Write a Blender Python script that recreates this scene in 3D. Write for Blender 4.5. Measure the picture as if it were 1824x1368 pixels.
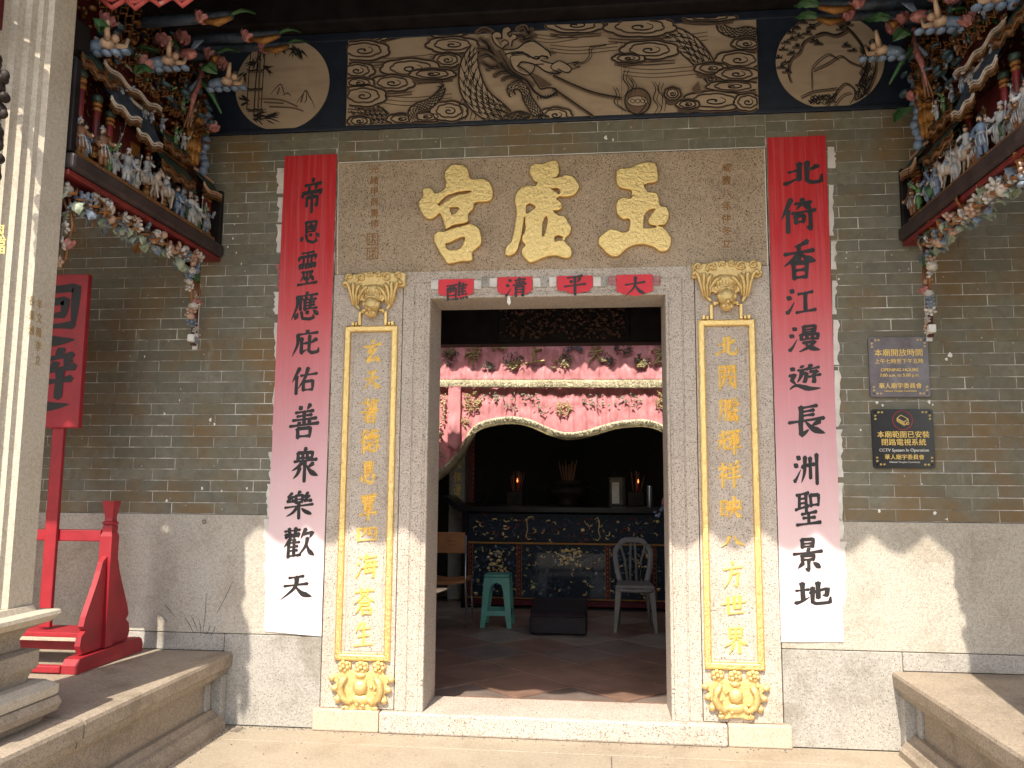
import bpy, bmesh, math, random
from mathutils import Vector, Matrix, noise
from math import sin, cos, pi, radians, sqrt
rnd = random.Random(7)

# ------------------------------------------------------------------ camera, sky, sun, exposure
scene = bpy.context.scene
for o in list(bpy.data.objects): bpy.data.objects.remove(o)
YAW, PITCH, ROLL, FPX = -0.10737, 0.11964, 0.00675, 1460.0
CAM_D, EYE = 4.9, 1.45
_f = Vector((sin(YAW)*cos(PITCH), cos(YAW)*cos(PITCH), sin(PITCH)))
_r = _f.cross(Vector((0, 0, 1))).normalized(); _u = _r.cross(_f)
RR = cos(ROLL)*_r + sin(ROLL)*_u; UU = -sin(ROLL)*_r + cos(ROLL)*_u
cam_data = bpy.data.cameras.new('camera'); cam = bpy.data.objects.new('camera', cam_data)
scene.collection.objects.link(cam); scene.camera = cam
cam.matrix_world = Matrix(((RR.x, UU.x, -_f.x, 0), (RR.y, UU.y, -_f.y, -CAM_D), (RR.z, UU.z, -_f.z, EYE), (0, 0, 0, 1)))
cam_data.sensor_width = 36; cam_data.lens = 36*FPX/1824
cam_data.clip_start = .05; cam_data.clip_end = 500
SUN = Vector((.15, 1.0, -1.3)).normalized()
world = bpy.data.worlds.new('World'); scene.world = world; world.use_nodes = True
nt = world.node_tree; bg = nt.nodes['Background']
sky = nt.nodes.new('ShaderNodeTexSky'); sky.sky_type = 'NISHITA'; sky.sun_disc = False
sky.sun_elevation = math.asin(-SUN.z); sky.sun_rotation = math.atan2(-SUN.x, -SUN.y)
sky.dust_density = 2.5; sky.air_density = 1.2
nt.links.new(sky.outputs[0], bg.inputs[0]); bg.inputs[1].default_value = 0.15
sd = bpy.data.lights.new('sun', 'SUN'); sd.energy = 3.25; sd.angle = radians(.55); sd.color = (1, .93, .8)
so = bpy.data.objects.new('sun', sd); scene.collection.objects.link(so)
so.rotation_euler = SUN.to_track_quat('-Z', 'Y').to_euler(); so.location = (-3, -14, 18)
vs = scene.view_settings; vs.view_transform = 'Standard'; vs.look = 'None'; vs.gamma = 1; vs.use_curve_mapping = False
vs.exposure = 1.22
scene.cycles.max_bounces = 8; scene.cycles.diffuse_bounces = 5; scene.cycles.use_denoising = True

# ------------------------------------------------------------------ where a photographed point stands
def ray(px, py): return (px-912)/FPX*RR - (py-684)/FPX*UU + _f
def W(px, py, y=0.0):                       # on the plane parallel to the door wall
    d = ray(px, py); t = (CAM_D+y)/d.y
    return d.x*t, EYE+d.z*t
def WX(px, py, x):                          # on the plane at right angles to it
    d = ray(px, py); t = x/d.x
    return d.y*t-CAM_D, EYE+d.z*t

# ------------------------------------------------------------------ materials
MATS = {}
def newmat(name, rough=.7, metal=0.0):
    m = bpy.data.materials.new(name); m.use_nodes = True
    n = m.node_tree; b = n.nodes['Principled BSDF']
    b.inputs['Roughness'].default_value = rough; b.inputs['Metallic'].default_value = metal
    MATS[name] = m
    return m, n, b
def N(n, t, **kw):
    k = n.nodes.new(t)
    for a, v in kw.items(): setattr(k, a, v)
    return k
def L(n, a, b): n.links.new(a, b)
def tex(n, kind, scale, vec, detail=4, rough=.55, **kw):
    t = N(n, kind)
    if 'Scale' in t.inputs: t.inputs['Scale'].default_value = scale
    if kind == 'ShaderNodeTexNoise':
        t.inputs['Detail'].default_value = detail; t.inputs['Roughness'].default_value = rough
    L(n, vec, t.inputs['Vector'])
    return t
def ramp(n, fac, stops, interp='LINEAR'):
    r = N(n, 'ShaderNodeValToRGB'); r.color_ramp.interpolation = interp
    e = r.color_ramp.elements
    while len(e) > len(stops): e.remove(e[-1])
    while len(e) < len(stops): e.new(.5)
    for el, (p, c) in zip(e, stops):
        el.position = p; el.color = (*c, 1) if len(c) == 3 else c
    L(n, fac, r.inputs[0]); return r
def mixc(n, fac, a, b, mode='MIX'):
    m = N(n, 'ShaderNodeMix', data_type='RGBA', blend_type=mode)
    for s, v in ((0, fac), (6, a), (7, b)):
        if hasattr(v, 'links'): L(n, v, m.inputs[s])
        elif s == 0: m.inputs[0].default_value = v
        else: m.inputs[s].default_value = (*v, 1)
    return m.outputs[2]
def bump(n, b, height, strength=.3, dist=.004, normal=None):
    k = N(n, 'ShaderNodeBump'); k.inputs['Strength'].default_value = strength; k.inputs['Distance'].default_value = dist
    L(n, height, k.inputs['Height'])
    if normal is not None: L(n, normal, k.inputs['Normal'])
    L(n, k.outputs[0], b.inputs['Normal']); return k.outputs[0]
def pos(n): return N(n, 'ShaderNodeNewGeometry').outputs['Position']
def bw(v): return (v, v, v)

def plain(name, col, rough=.6, metal=0.0, var=.25, scale=9, bmp=.15, fine=60, wear=None):
    """paint / wood / plastic: colour varies softly, a little relief, optional pale wear"""
    m, n, b = newmat(name, rough, metal); p = pos(n)
    t = tex(n, 'ShaderNodeTexNoise', scale, p, 5)
    lo = tuple(c*(1-var) for c in col); hi = tuple(min(1, c*(1+var)) for c in col)
    c = ramp(n, t.outputs[0], [(.3, lo), (.7, hi)]).outputs[0]
    if wear:
        w = tex(n, 'ShaderNodeTexNoise', fine*.5, p, 8, .7)
        f = ramp(n, w.outputs[0], [(.60, bw(0)), (.68, bw(1))]).outputs[0]
        c = mixc(n, f, c, wear)
    L(n, c, b.inputs['Base Color'])
    t2 = tex(n, 'ShaderNodeTexNoise', fine, p, 4)
    bump(n, b, t2.outputs[0], bmp, .004)
    return m

def granite(name, base, dark, warm, speck=.5, sscale=130, stain=.0, rough=.78, bmp=.35):
    m, n, b = newmat(name, rough); p = pos(n)
    big = tex(n, 'ShaderNodeTexNoise', 1.6, p, 6, .6)
    c = mixc(n, ramp(n, big.outputs[0], [(.35, bw(0)), (.68, bw(1))]).outputs[0], base, warm)
    mid = tex(n, 'ShaderNodeTexNoise', 55, p, 3, .7)
    c = mixc(n, ramp(n, mid.outputs[0], [(.38, bw(0)), (.62, bw(.55))]).outputs[0], c, tuple(min(1, x*1.28) for x in base))
    s1 = tex(n, 'ShaderNodeTexNoise', sscale, p, 3, .75)
    f1 = ramp(n, s1.outputs[0], [(.55, bw(0)), (.62, bw(speck))]).outputs[0]
    c = mixc(n, f1, c, dark)
    s2 = tex(n, 'ShaderNodeTexVoronoi', sscale*.55, p)
    f2 = ramp(n, s2.outputs['Distance'], [(.10, bw(min(1, speck*1.25))), (.17, bw(0))]).outputs[0]
    c = mixc(n, f2, c, tuple(x*.5 for x in dark))
    if stain:
        st = tex(n, 'ShaderNodeTexNoise', 3.2, p, 9, .68)
        f3 = ramp(n, st.outputs[0], [(.50, bw(0)), (.66, bw(stain))]).outputs[0]
        c = mixc(n, f3, c, (dark[0]*1.6, dark[1]*1.5, dark[2]*1.3))
    L(n, c, b.inputs['Base Color'])
    add = N(n, 'ShaderNodeMath', operation='ADD'); L(n, s1.outputs[0], add.inputs[0]); L(n, mid.outputs[0], add.inputs[1])
    bump(n, b, add.outputs[0], bmp, .004)
    return m

granite('granite_lintel', (.38, .29, .20), (.035, .025, .02), (.33, .225, .135), 1.0, 125, .25)
granite('granite_jamb', (.46, .395, .335), (.07, .055, .05), (.41, .335, .265), .9, 115, .12)
granite('granite_wall', (.43, .39, .33), (.13, .11, .09), (.37, .32, .25), .6, 140, .32)
granite('granite_old', (.37, .34, .30), (.11, .10, .085), (.27, .25, .22), .75, 100, .6)
granite('granite_pink', (.50, .37, .27), (.16, .12, .10), (.45, .36, .28), .5, 140, .1)
granite('granite_floor', (.33, .275, .205), (.13, .105, .075), (.27, .22, .165), .6, 120, .35, .7, .3)
granite('granite_bench', (.32, .26, .195), (.085, .07, .055), (.235, .185, .135), .65, 120, .55)
granite('granite_column', (.46, .40, .315), (.17, .14, .11), (.40, .33, .245), .5, 170, .3)

def brick_material():
    m, n, b = newmat('grey_brick', .82); p = pos(n)
    oi = N(n, 'ShaderNodeObjectInfo')
    base = ramp(n, oi.outputs['Random'], [(0, (.140, .132, .096)), (.4, (.180, .170, .126)), (.75, (.165, .148, .100)), (1, (.205, .194, .145))]).outputs[0]
    t = tex(n, 'ShaderNodeTexNoise', 16, p, 8, .65)
    c = mixc(n, ramp(n, t.outputs[0], [(.32, bw(.65)), (.6, bw(0))]).outputs[0], base, (.105, .095, .068))
    o = tex(n, 'ShaderNodeTexNoise', 2.1, p, 7, .62)
    of = ramp(n, o.outputs[0], [(.47, bw(0)), (.66, bw(.8))]).outputs[0]
    c = mixc(n, of, c, (.19, .105, .032))
    mp = N(n, 'ShaderNodeMapping'); mp.inputs['Scale'].default_value = (7, 7, 1.6); L(n, p, mp.inputs[0])
    wv = tex(n, 'ShaderNodeTexNoise', 1.0, mp.outputs[0], 9, .72)
    wf = ramp(n, wv.outputs[0], [(.60, bw(0)), (.76, bw(.7))]).outputs[0]
    c = mixc(n, wf, c, (.36, .34, .29))
    sp = tex(n, 'ShaderNodeTexVoronoi', 13, p)
    sf = ramp(n, sp.outputs['Distance'], [(.045, bw(.8)), (.07, bw(0))]).outputs[0]
    c = mixc(n, sf, c, (.5, .46, .38))
    L(n, c, b.inputs['Base Color'])
    t2 = tex(n, 'ShaderNodeTexNoise', 90, p, 5)
    k = bump(n, b, t.outputs[0], .5, .006); bump(n, b, t2.outputs[0], .35, .003, k)
brick_material()
def mortar_material():
    m, n, b = newmat('lime_mortar', .9); p = pos(n)
    t = tex(n, 'ShaderNodeTexNoise', 5, p, 8, .7)
    c = ramp(n, t.outputs[0], [(.38, (.14, .125, .10)), (.5, (.36, .33, .28)), (.66, (.74, .71, .64))]).outputs[0]
    L(n, c, b.inputs['Base Color'])
mortar_material()

def gold_material(name, col, dark, rough=.42, metal=.55, bs=.7):
    m, n, b = newmat(name, rough, metal); p = pos(n)
    t = tex(n, 'ShaderNodeTexNoise', 45, p, 7, .7)
    c = ramp(n, t.outputs[0], [(.18, dark), (.42, col), (.75, tuple(min(1, x*1.15) for x in col))]).outputs[0]
    w = tex(n, 'ShaderNodeTexNoise', 9, p, 8, .75)
    c = mixc(n, ramp(n, w.outputs[0], [(.64, bw(0)), (.74, bw(.3))]).outputs[0], c, dark)
    L(n, c, b.inputs['Base Color'])
    t2 = tex(n, 'ShaderNodeTexNoise', 75, p, 4, .6)
    k = bump(n, b, t.outputs[0], bs, .012); bump(n, b, t2.outputs[0], bs*.6, .005, k)
gold_material('gold_leaf', (.84, .61, .25), (.52, .28, .08), .34, .93)
gold_material('gold_carving', (.70, .51, .22), (.40, .23, .07), .45, .55, .6)
gold_material('gold_dull', (.30, .14, .035), (.10, .04, .012), .35, .55, .8)
gold_material('gilt_letter', (.86, .60, .17), (.60, .36, .09), .5, .25, .3)

def paper_material():
    m, n, b = newmat('faded_red_paper', .75); p = pos(n)
    s = N(n, 'ShaderNodeSeparateXYZ'); L(n, p, s.inputs[0])
    w = tex(n, 'ShaderNodeTexNoise', 2.2, p, 5, .6)
    a = N(n, 'ShaderNodeMath', operation='MULTIPLY_ADD'); L(n, w.outputs[0], a.inputs[0]); a.inputs[1].default_value = .28; a.inputs[2].default_value = -.14
    z = N(n, 'ShaderNodeMath', operation='ADD'); L(n, s.outputs[2], z.inputs[0]); L(n, a.outputs[0], z.inputs[1])
    mr = N(n, 'ShaderNodeMapRange'); mr.inputs[1].default_value = .54; mr.inputs[2].default_value = 3.54; L(n, z.outputs[0], mr.inputs[0])
    c = ramp(n, mr.outputs[0], [(0, (.80, .70, .68)), (.2, (.74, .54, .54)), (.38, (.62, .34, .36)), (.52, (.58, .20, .22)),
                                (.66, (.56, .075, .085)), (.8, (.50, .018, .024)), (1, (.46, .007, .010))]).outputs[0]
    mp = N(n, 'ShaderNodeMapping'); mp.inputs['Scale'].default_value = (60, 60, 1.5); L(n, p, mp.inputs[0])
    st = tex(n, 'ShaderNodeTexNoise', 1, mp.outputs[0], 5, .6)
    c = mixc(n, ramp(n, st.outputs[0], [(.45, bw(0)), (.75, bw(.09))]).outputs[0], c, (.85, .6, .58))
    L(n, c, b.inputs['Base Color'])
    cr = tex(n, 'ShaderNodeTexNoise', 7, p, 8, .6)
    bump(n, b, cr.outputs[0], .35, .012)
paper_material()
plain('old_paper', (.60, .55, .50), .85, var=.2, wear=(.25, .22, .18))
plain('banner_paper', (.62, .035, .05), .7, var=.12)
plain('ink', (.014, .012, .012), .55, var=.3, bmp=.05)
plain('soot', (.14, .13, .12), .9)
plain('gilt_dark', (.12, .05, .014), .4, .4, var=.7, scale=60, bmp=.9, fine=90, wear=(.36, .15, .04))
plain('ink_wash', (.125, .08, .05), .8, var=.25, bmp=.02)
plain('ink_line', (.012, .009, .007), .8, var=.3, bmp=.02)
def painting_ground():
    m, n, b = newmat('painting_ground', .6); p = pos(n)
    t = tex(n, 'ShaderNodeTexNoise', 3, p, 6, .6)
    mp = N(n, 'ShaderNodeMapping'); mp.inputs['Scale'].default_value = (2.5, 3, 14); L(n, p, mp.inputs[0])
    st = tex(n, 'ShaderNodeTexNoise', 1, mp.outputs[0], 7, .65)
    c = ramp(n, t.outputs[0], [(.3, (.36, .27, .18)), (.7, (.45, .345, .235))]).outputs[0]
    c = mixc(n, ramp(n, st.outputs[0], [(.5, bw(0)), (.75, bw(.55))]).outputs[0], c, (.22, .14, .085))
    L(n, c, b.inputs['Base Color'])
painting_ground()
plain('navy_paint', (.010, .016, .030), .5, var=.3, bmp=.1, wear=(.03, .035, .045))
plain('black_timber', (.014, .011, .011), .55, var=.4, bmp=.35, fine=25)
plain('dark_timber', (.032, .022, .022), .55, var=.45, bmp=.5, fine=22, wear=(.06, .04, .035))
plain('red_lacquer', (.30, .014, .022), .48, var=.15, bmp=.35, fine=26, wear=(.20, .02, .022))
plain('dark_red_wood', (.07, .008, .008), .5, var=.3, bmp=.3)
plain('red_wood', (.15, .014, .012), .5, var=.3, bmp=.3)
plain('fascia_red', (.42, .07, .06), .6, var=.3, bmp=.4, wear=(.5, .3, .26))
plain('roof_blue', (.026, .036, .052), .55, var=.6, bmp=.8, fine=90, wear=(.09, .11, .13), scale=25)
plain('roof_green', (.022, .04, .028), .5, var=.4, bmp=.5)
plain('paint_white', (.60, .58, .53), .6, var=.22, bmp=.4, wear=(.25, .22, .2))
plain('robe_blue', (.13, .18, .26), .5, var=.45, bmp=.5, fine=100, wear=(.5, .52, .52))
plain('robe_pale', (.36, .36, .36), .5, var=.45, bmp=.5, fine=100, wear=(.1, .1, .12))
plain('robe_green', (.07, .15, .05), .5, var=.5, bmp=.5, fine=100, wear=(.4, .45, .35))
plain('robe_ochre', (.20, .09, .04), .5, var=.4, bmp=.5, fine=100, wear=(.1, .05, .03))
plain('skin', (.46, .31, .21), .5, var=.2, bmp=.2)
plain('horse_white', (.38, .31, .25), .5, var=.35, bmp=.4, fine=90)
plain('petal_pink', (.30, .115, .105), .5, var=.6, scale=45, bmp=.4, wear=(.38, .28, .25), fine=50)
plain('petal_white', (.44, .39, .33), .55, var=.3, scale=40, bmp=.4, wear=(.12, .14, .2))
plain('petal_grey', (.15, .175, .21), .55, var=.5, scale=50, bmp=.4)
plain('petal_peach', (.40, .25, .17), .55, var=.3, scale=40, bmp=.4)
plain('leaf_green', (.035, .10, .035), .45, var=.5, scale=40, bmp=.3)
plain('leaf_pale', (.25, .28, .19), .5, var=.4, scale=40, bmp=.3)
plain('stem_ochre', (.24, .10, .03), .5, var=.4, bmp=.3)
plain('hair_black', (.02, .018, .018), .5)
plain('bronze', (.035, .026, .022), .5, .1, var=.4, bmp=.7)
plain('plaque_grey', (.15, .13, .14), .3, var=.3, scale=14, bmp=.05, wear=(.24, .22, .25), fine=14)
plain('plaque_black', (.022, .022, .024), .28, var=.2, bmp=.03)
plain('sign_red', (.35, .02, .03), .5)
plain('curtain_pink', (.66, .265, .28), .45, var=.22, scale=10, bmp=.4, fine=55)
plain('curtain_trim', (.60, .52, .34), .6, var=.4, scale=60, bmp=1.0, fine=45, wear=(.24, .22, .13))
plain('rope_fringe', (.20, .16, .08), .8, var=.4, bmp=.8)
plain('embroidery', (.40, .33, .15), .5, .3, var=.5, scale=50, bmp=.8)
plain('embroidery_dark', (.10, .095, .075), .6, .1, var=.6, scale=60, bmp=.8)
plain('altar_black', (.014, .012, .013), .3, var=.4)
plain('altar_blue', (.012, .017, .027), .45, var=.6, scale=30, bmp=.8, fine=50, wear=(.02, .05, .05))
plain('altar_maroon', (.08, .012, .016), .45, var=.5, scale=20, bmp=.6)
plain('carving_teal', (.022, .055, .07), .45, var=.5, scale=30)
plain('green_plastic', (.075, .26, .20), .38, var=.12, bmp=.05)
plain('grey_plastic', (.15, .135, .122), .5, var=.15, bmp=.05)
plain('vinyl_black', (.022, .017, .021), .32, var=.2, bmp=.3, fine=120)
plain('chair_wood', (.33, .13, .045), .4, var=.2, bmp=.1)
plain('steel', (.35, .35, .36), .35, .8, var=.1, bmp=.02)
plain('relief_dark', (.06, .025, .015), .5, var=.6, scale=40, bmp=.8, wear=(.22, .10, .03), fine=60)
plain('incense_stick', (.28, .13, .08), .7)
plain('candle_red', (.35, .02, .02), .4)
plain('candle_white', (.7, .68, .62), .5)
plain('faint_gilt', (.36, .23, .09), .7, var=.3)
plain('plaster_white', (.75, .72, .66), .8, var=.1)
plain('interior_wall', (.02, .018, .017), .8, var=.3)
plain('tile_terracotta', (.21, .125, .09), .38, var=.35, scale=5, bmp=.15, fine=14, wear=(.24, .14, .10))
plain('tile_buff', (.25, .20, .155), .38, var=.3, scale=5, bmp=.15, fine=14, wear=(.28, .22, .17))
plain('tile_dark', (.17, .13, .11), .38, var=.35, scale=5, bmp=.15, fine=14, wear=(.2, .16, .13))
plain('clay_tile', (.16, .13, .10), .8, var=.3)
plain('paving', (.29, .255, .205), .85, var=.15, scale=1.2)
plain('frame_dark', (.05, .04, .035), .4)
def flame():
    m, n, b = newmat('flame'); b.inputs['Base Color'].default_value = (.8, .2, .05, 1)
    b.inputs['Emission Color'].default_value = (1, .22, .05, 1); b.inputs['Emission Strength'].default_value = 1.5
flame()
def glass():
    m, n, b = newmat('glass', .04); b.inputs['Transmission Weight'].default_value = 1; b.inputs['IOR'].default_value = 1.45
glass()
def pane():
    m, n, b = newmat('clear_pane'); out = n.nodes['Material Output']; t = N(n, 'ShaderNodeBsdfTransparent'); g_ = N(n, 'ShaderNodeBsdfGlossy'); g_.inputs['Roughness'].default_value = .05
    mx = N(n, 'ShaderNodeMixShader'); mx.inputs[0].default_value = .010; L(n, t.outputs[0], mx.inputs[1]); L(n, g_.outputs[0], mx.inputs[2]); L(n, mx.outputs[0], out.inputs[0])
pane()

for k_ in ('bronze', 'altar_black', 'vinyl_black', 'altar_blue', 'altar_maroon', 'frame_dark', 'black_timber'):
    MATS[k_].node_tree.nodes['Principled BSDF'].inputs['Specular IOR Level'].default_value = .12

# ------------------------------------------------------------------ mesh building
COL = scene.collection
class MB:
    def __init__(s): s.v = []; s.f = []; s.m = []; s.mi = 0
    def face(s, idx): s.f.append(idx); s.m.append(s.mi)
    def add(s, pts, faces):
        k = len(s.v); s.v += [tuple(p) for p in pts]
        for f in faces: s.face([i+k for i in f])
    def box(s, x0, y0, z0, x1, y1, z1, c=0):
        if x0 > x1: x0, x1 = x1, x0
        if y0 > y1: y0, y1 = y1, y0
        if z0 > z1: z0, z1 = z1, z0
        if not c:
            s.add([(x, y, z) for x in (x0, x1) for y in (y0, y1) for z in (z0, z1)],
                  [(0, 1, 3, 2), (4, 6, 7, 5), (0, 4, 5, 1), (2, 3, 7, 6), (0, 2, 6, 4), (1, 5, 7, 3)]); return
        c = min(c, (x1-x0)*.4, (y1-y0)*.4, (z1-z0)*.4)
        bm = bmesh.new(); bmesh.ops.create_cube(bm, size=1)
        for v in bm.verts: v.co = Vector(((x0+x1)/2+v.co.x*(x1-x0), (y0+y1)/2+v.co.y*(y1-y0), (z0+z1)/2+v.co.z*(z1-z0)))
        bmesh.ops.bevel(bm, geom=list(bm.edges), offset=c, segments=2, profile=.5, affect='EDGES')
        s.bm(bm)
    def bm(s, bm, mat=None):
        k = len(s.v)
        bm.verts.index_update()
        for v in bm.verts: s.v.append(tuple(mat @ v.co if mat else v.co))
        for f in bm.faces: s.face([v.index+k for v in f.verts])
        bm.free()
    def prism(s, poly, fn, d0, d1):
        """poly in 2d, fn(a,b,d)->xyz, closed solid between d0 and d1"""
        n = len(poly); k = len(s.v)
        s.v += [tuple(fn(a, b, d0)) for a, b in poly] + [tuple(fn(a, b, d1)) for a, b in poly]
        s.face([k+i for i in range(n)][::-1]); s.face([k+n+i for i in range(n)])
        for i in range(n): s.face([k+i, k+(i+1) % n, k+n+(i+1) % n, k+n+i])
    def extr(s, prof, fn, ts, cap=True):
        """sweep profile points (a,b) by fn(a,b,t) over ts"""
        n = len(prof); k = len(s.v)
        for t in ts: s.v += [tuple(fn(a, b, t)) for a, b in prof]
        for j in range(len(ts)-1):
            for i in range(n):
                a = k+j*n+i; b = k+j*n+(i+1) % n
                s.face([a, b, b+n, a+n])
        if cap:
            s.face([k+i for i in range(n)][::-1]); s.face([k+(len(ts)-1)*n+i for i in range(n)])
    def lathe(s, prof, n=12, o=(0, 0, 0), ax='Z', sx=1, sy=1):
        k = len(s.v)
        for r, h in prof:
            for i in range(n):
                a = 2*pi*i/n; x, y = r*cos(a)*sx, r*sin(a)*sy
                p = (x, y, h) if ax == 'Z' else ((h, x, y) if ax == 'X' else (x, h, y))
                s.v.append((o[0]+p[0], o[1]+p[1], o[2]+p[2]))
        for j in range(len(prof)-1):
            for i in range(n):
                a = k+j*n+i; b = k+j*n+(i+1) % n; s.face([a, b, b+n, a+n])
        s.face([k+i for i in range(n)][::-1]); s.face([k+(len(prof)-1)*n+i for i in range(n)])
    def ball(s, c, r, seg=8, rings=6, rot=None):
        if not hasattr(r, '__len__'): r = (r, r, r)
        k = len(s.v); c = Vector(c)
        for j in range(rings+1):
            th = pi*j/rings
            for i in range(seg):
                ph = 2*pi*i/seg
                p = Vector((r[0]*sin(th)*cos(ph), r[1]*sin(th)*sin(ph), r[2]*cos(th)))
                if rot: p = rot @ p
                s.v.append(tuple(c+p))
        for j in range(rings):
            for i in range(seg):
                a = k+j*seg+i; b = k+j*seg+(i+1) % seg; s.face([a, a+seg, b+seg, b])
    def tube(s, pts, r, n=7, cap=True):
        pts = [Vector(p) for p in pts]; k = len(s.v)
        up = Vector((.13, .21, .97))
        for i, p in enumerate(pts):
            t = (pts[min(i+1, len(pts)-1)]-pts[max(i-1, 0)]).normalized()
            a = t.cross(up)
            if a.length < .05: a = t.cross(Vector((1, 0, 0)))
            a.normalize(); b = t.cross(a)
            rr = r[i] if hasattr(r, '__len__') else r
            for q in range(n):
                g = 2*pi*q/n; s.v.append(tuple(p+a*rr*cos(g)+b*rr*sin(g)))
        for j in range(len(pts)-1):
            for q in range(n):
                a = k+j*n+q; b = k+j*n+(q+1) % n; s.face([a, b, b+n, a+n])
        if cap:
            s.face([k+q for q in range(n)][::-1]); s.face([k+(len(pts)-1)*n+q for q in range(n)])
    def build(s, name, mat, parent=None, smooth=False, fix=True):
        me = bpy.data.meshes.new(name); me.from_pydata(s.v, [], s.f)
        mats = mat if isinstance(mat, (list, tuple)) else [mat]
        for m in mats: me.materials.append(MATS[m])
        if len(mats) > 1: me.polygons.foreach_set('material_index', s.m)
        if fix:
            bm = bmesh.new(); bm.from_mesh(me); bmesh.ops.recalc_face_normals(bm, faces=bm.faces); bm.to_mesh(me); bm.free()
        if smooth: me.polygons.foreach_set('use_smooth', [True]*len(me.polygons))
        o = bpy.data.objects.new(name, me); COL.objects.link(o)
        if parent: attach(o, parent)
        return o
def attach(o, p):
    o.parent = p
    o.matrix_parent_inverse = base_matrix(p).inverted()
def base_matrix(p):
    m = Matrix.Translation(p.location)
    if p.parent: m = base_matrix(p.parent) @ p.matrix_parent_inverse @ m
    return m
def tag(o, label=None, cat=None, group=None, kind=None):
    if label: o['label'] = label
    if cat: o['category'] = cat
    if group: o['group'] = group
    if kind: o['kind'] = kind
    return o
def thing(name, label, cat, loc=(0, 0, 0), group=None):
    o = bpy.data.objects.new(name, None); COL.objects.link(o); o.location = loc; o.empty_display_size = .1
    return tag(o, label, cat, group)
def inst(mesh, name, parent, loc, rot=(0, 0, 0), sc=1):
    o = bpy.data.objects.new(name, mesh); COL.objects.link(o)
    o.location = loc; o.rotation_euler = rot
    o.scale = (sc, sc, sc) if not hasattr(sc, '__len__') else sc
    attach(o, parent); return o
def proto(mb, name, mat, smooth=True):
    o = mb.build(name, mat, smooth=smooth); me = o.data; bpy.data.objects.remove(o); return me

# ------------------------------------------------------------------ brush strokes
def catmull(P, step=4):
    if len(P) < 3:
        (x0, y0), (x1, y1) = P; n = 6
        return [(x0+(x1-x0)*i/n, y0+(y1-y0)*i/n) for i in range(n+1)]
    out = []
    Q = [P[0]]+list(P)+[P[-1]]
    for i in range(1, len(Q)-2):
        for k in range(step):
            t = k/step
            out.append(tuple(.5*((2*Q[i][a])+(-Q[i-1][a]+Q[i+1][a])*t+(2*Q[i-1][a]-5*Q[i][a]+4*Q[i+1][a]-Q[i+2][a])*t*t
                                 + (-Q[i-1][a]+3*Q[i][a]-3*Q[i+1][a]+Q[i+2][a])*t**3) for a in (0, 1)))
    out.append(P[-1]); return out
def interp(prof, t):
    x = t*(len(prof)-1); i = min(int(x), len(prof)-2); return prof[i]+(prof[i+1]-prof[i])*(x-i)
PROF = {'h': (1.0, .62, .62, .8, 1.15), 'v': (1.25, .85, .9, 1.0, .95), 'p': (1.25, 1.0, .85, .55, .12),
        'n': (.3, .6, .95, 1.5, .9, .1), 'd': (.35, 1.1, 1.35, .7), 'k': (1.0, .85, .95, .8, .3), 'r': (1.2, .8, .5, .15)}
def ribbon(mb, pts, ws, fn, h0, h1):
    """pts in 2d; half widths ws; fn(a,b,h)->xyz ; edge height h0, ridge height h1"""
    n = len(pts); k = len(mb.v)
    def nor(i):
        ax, ay = pts[max(i-1, 0)]; bx, by = pts[min(i+1, n-1)]
        dx, dy = bx-ax, by-ay; l = math.hypot(dx, dy) or 1
        return -dy/l, dx/l, dx/l, dy/l
    # rounded start
    nx, ny, tx, ty = nor(0); w = ws[0]; x, y = pts[0]
    mb.v.append(tuple(fn(x-tx*w*.7, y-ty*w*.7, h0)))
    for i in range(n):
        nx, ny, tx, ty = nor(i); w = ws[i]; x, y = pts[i]
        mb.v += [tuple(fn(x+nx*w, y+ny*w, h0)), tuple(fn(x, y, h1)), tuple(fn(x-nx*w, y-ny*w, h0))]
    nx, ny, tx, ty = nor(n-1); w = ws[-1]; x, y = pts[-1]
    mb.v.append(tuple(fn(x+tx*w*.7, y+ty*w*.7, h0)))
    mb.face([k, k+1, k+2]); mb.face([k, k+2, k+3])
    for i in range(n-1):
        a = k+1+3*i; mb.face([a, a+3, a+4, a+1]); mb.face([a+1, a+4, a+5, a+2])
    a = k+1+3*(n-1); e = len(mb.v)-1
    mb.face([a, e, a+1]); mb.face([a+1, e, a+2])
def parse(s):
    out = []
    for part in s.split(';'):
        t = part.split()
        if not t: continue
        if t[0] == 'b':
            x0, y0, x1, y1 = [float(v) for v in t[1].split(',')]
            out += [('v', [(x0, y0), (x0+1, y1)]), ('k', [(x0, y0), (x1, y0-1), (x1-1, y1)]), ('h', [(x0+1, y1-4), (x1-1, y1-5)])]
        else:
            out.append((t[0], [tuple(float(v) for v in q.split(',')) for q in t[1:]]))
    return out
WATER = 'd 14,4 27,14; d 3,30 17,40; r 3,90 13,78 28,50;'
GUANG = 'd 48,0 57,9; h 18,15 90,11; p 20,15 18,52 1,94;'
GO = 'd 6,8 18,19; k 2,40 20,35 8,56 20,74; n 2,92 22,78 60,93 98,94;'
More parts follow.
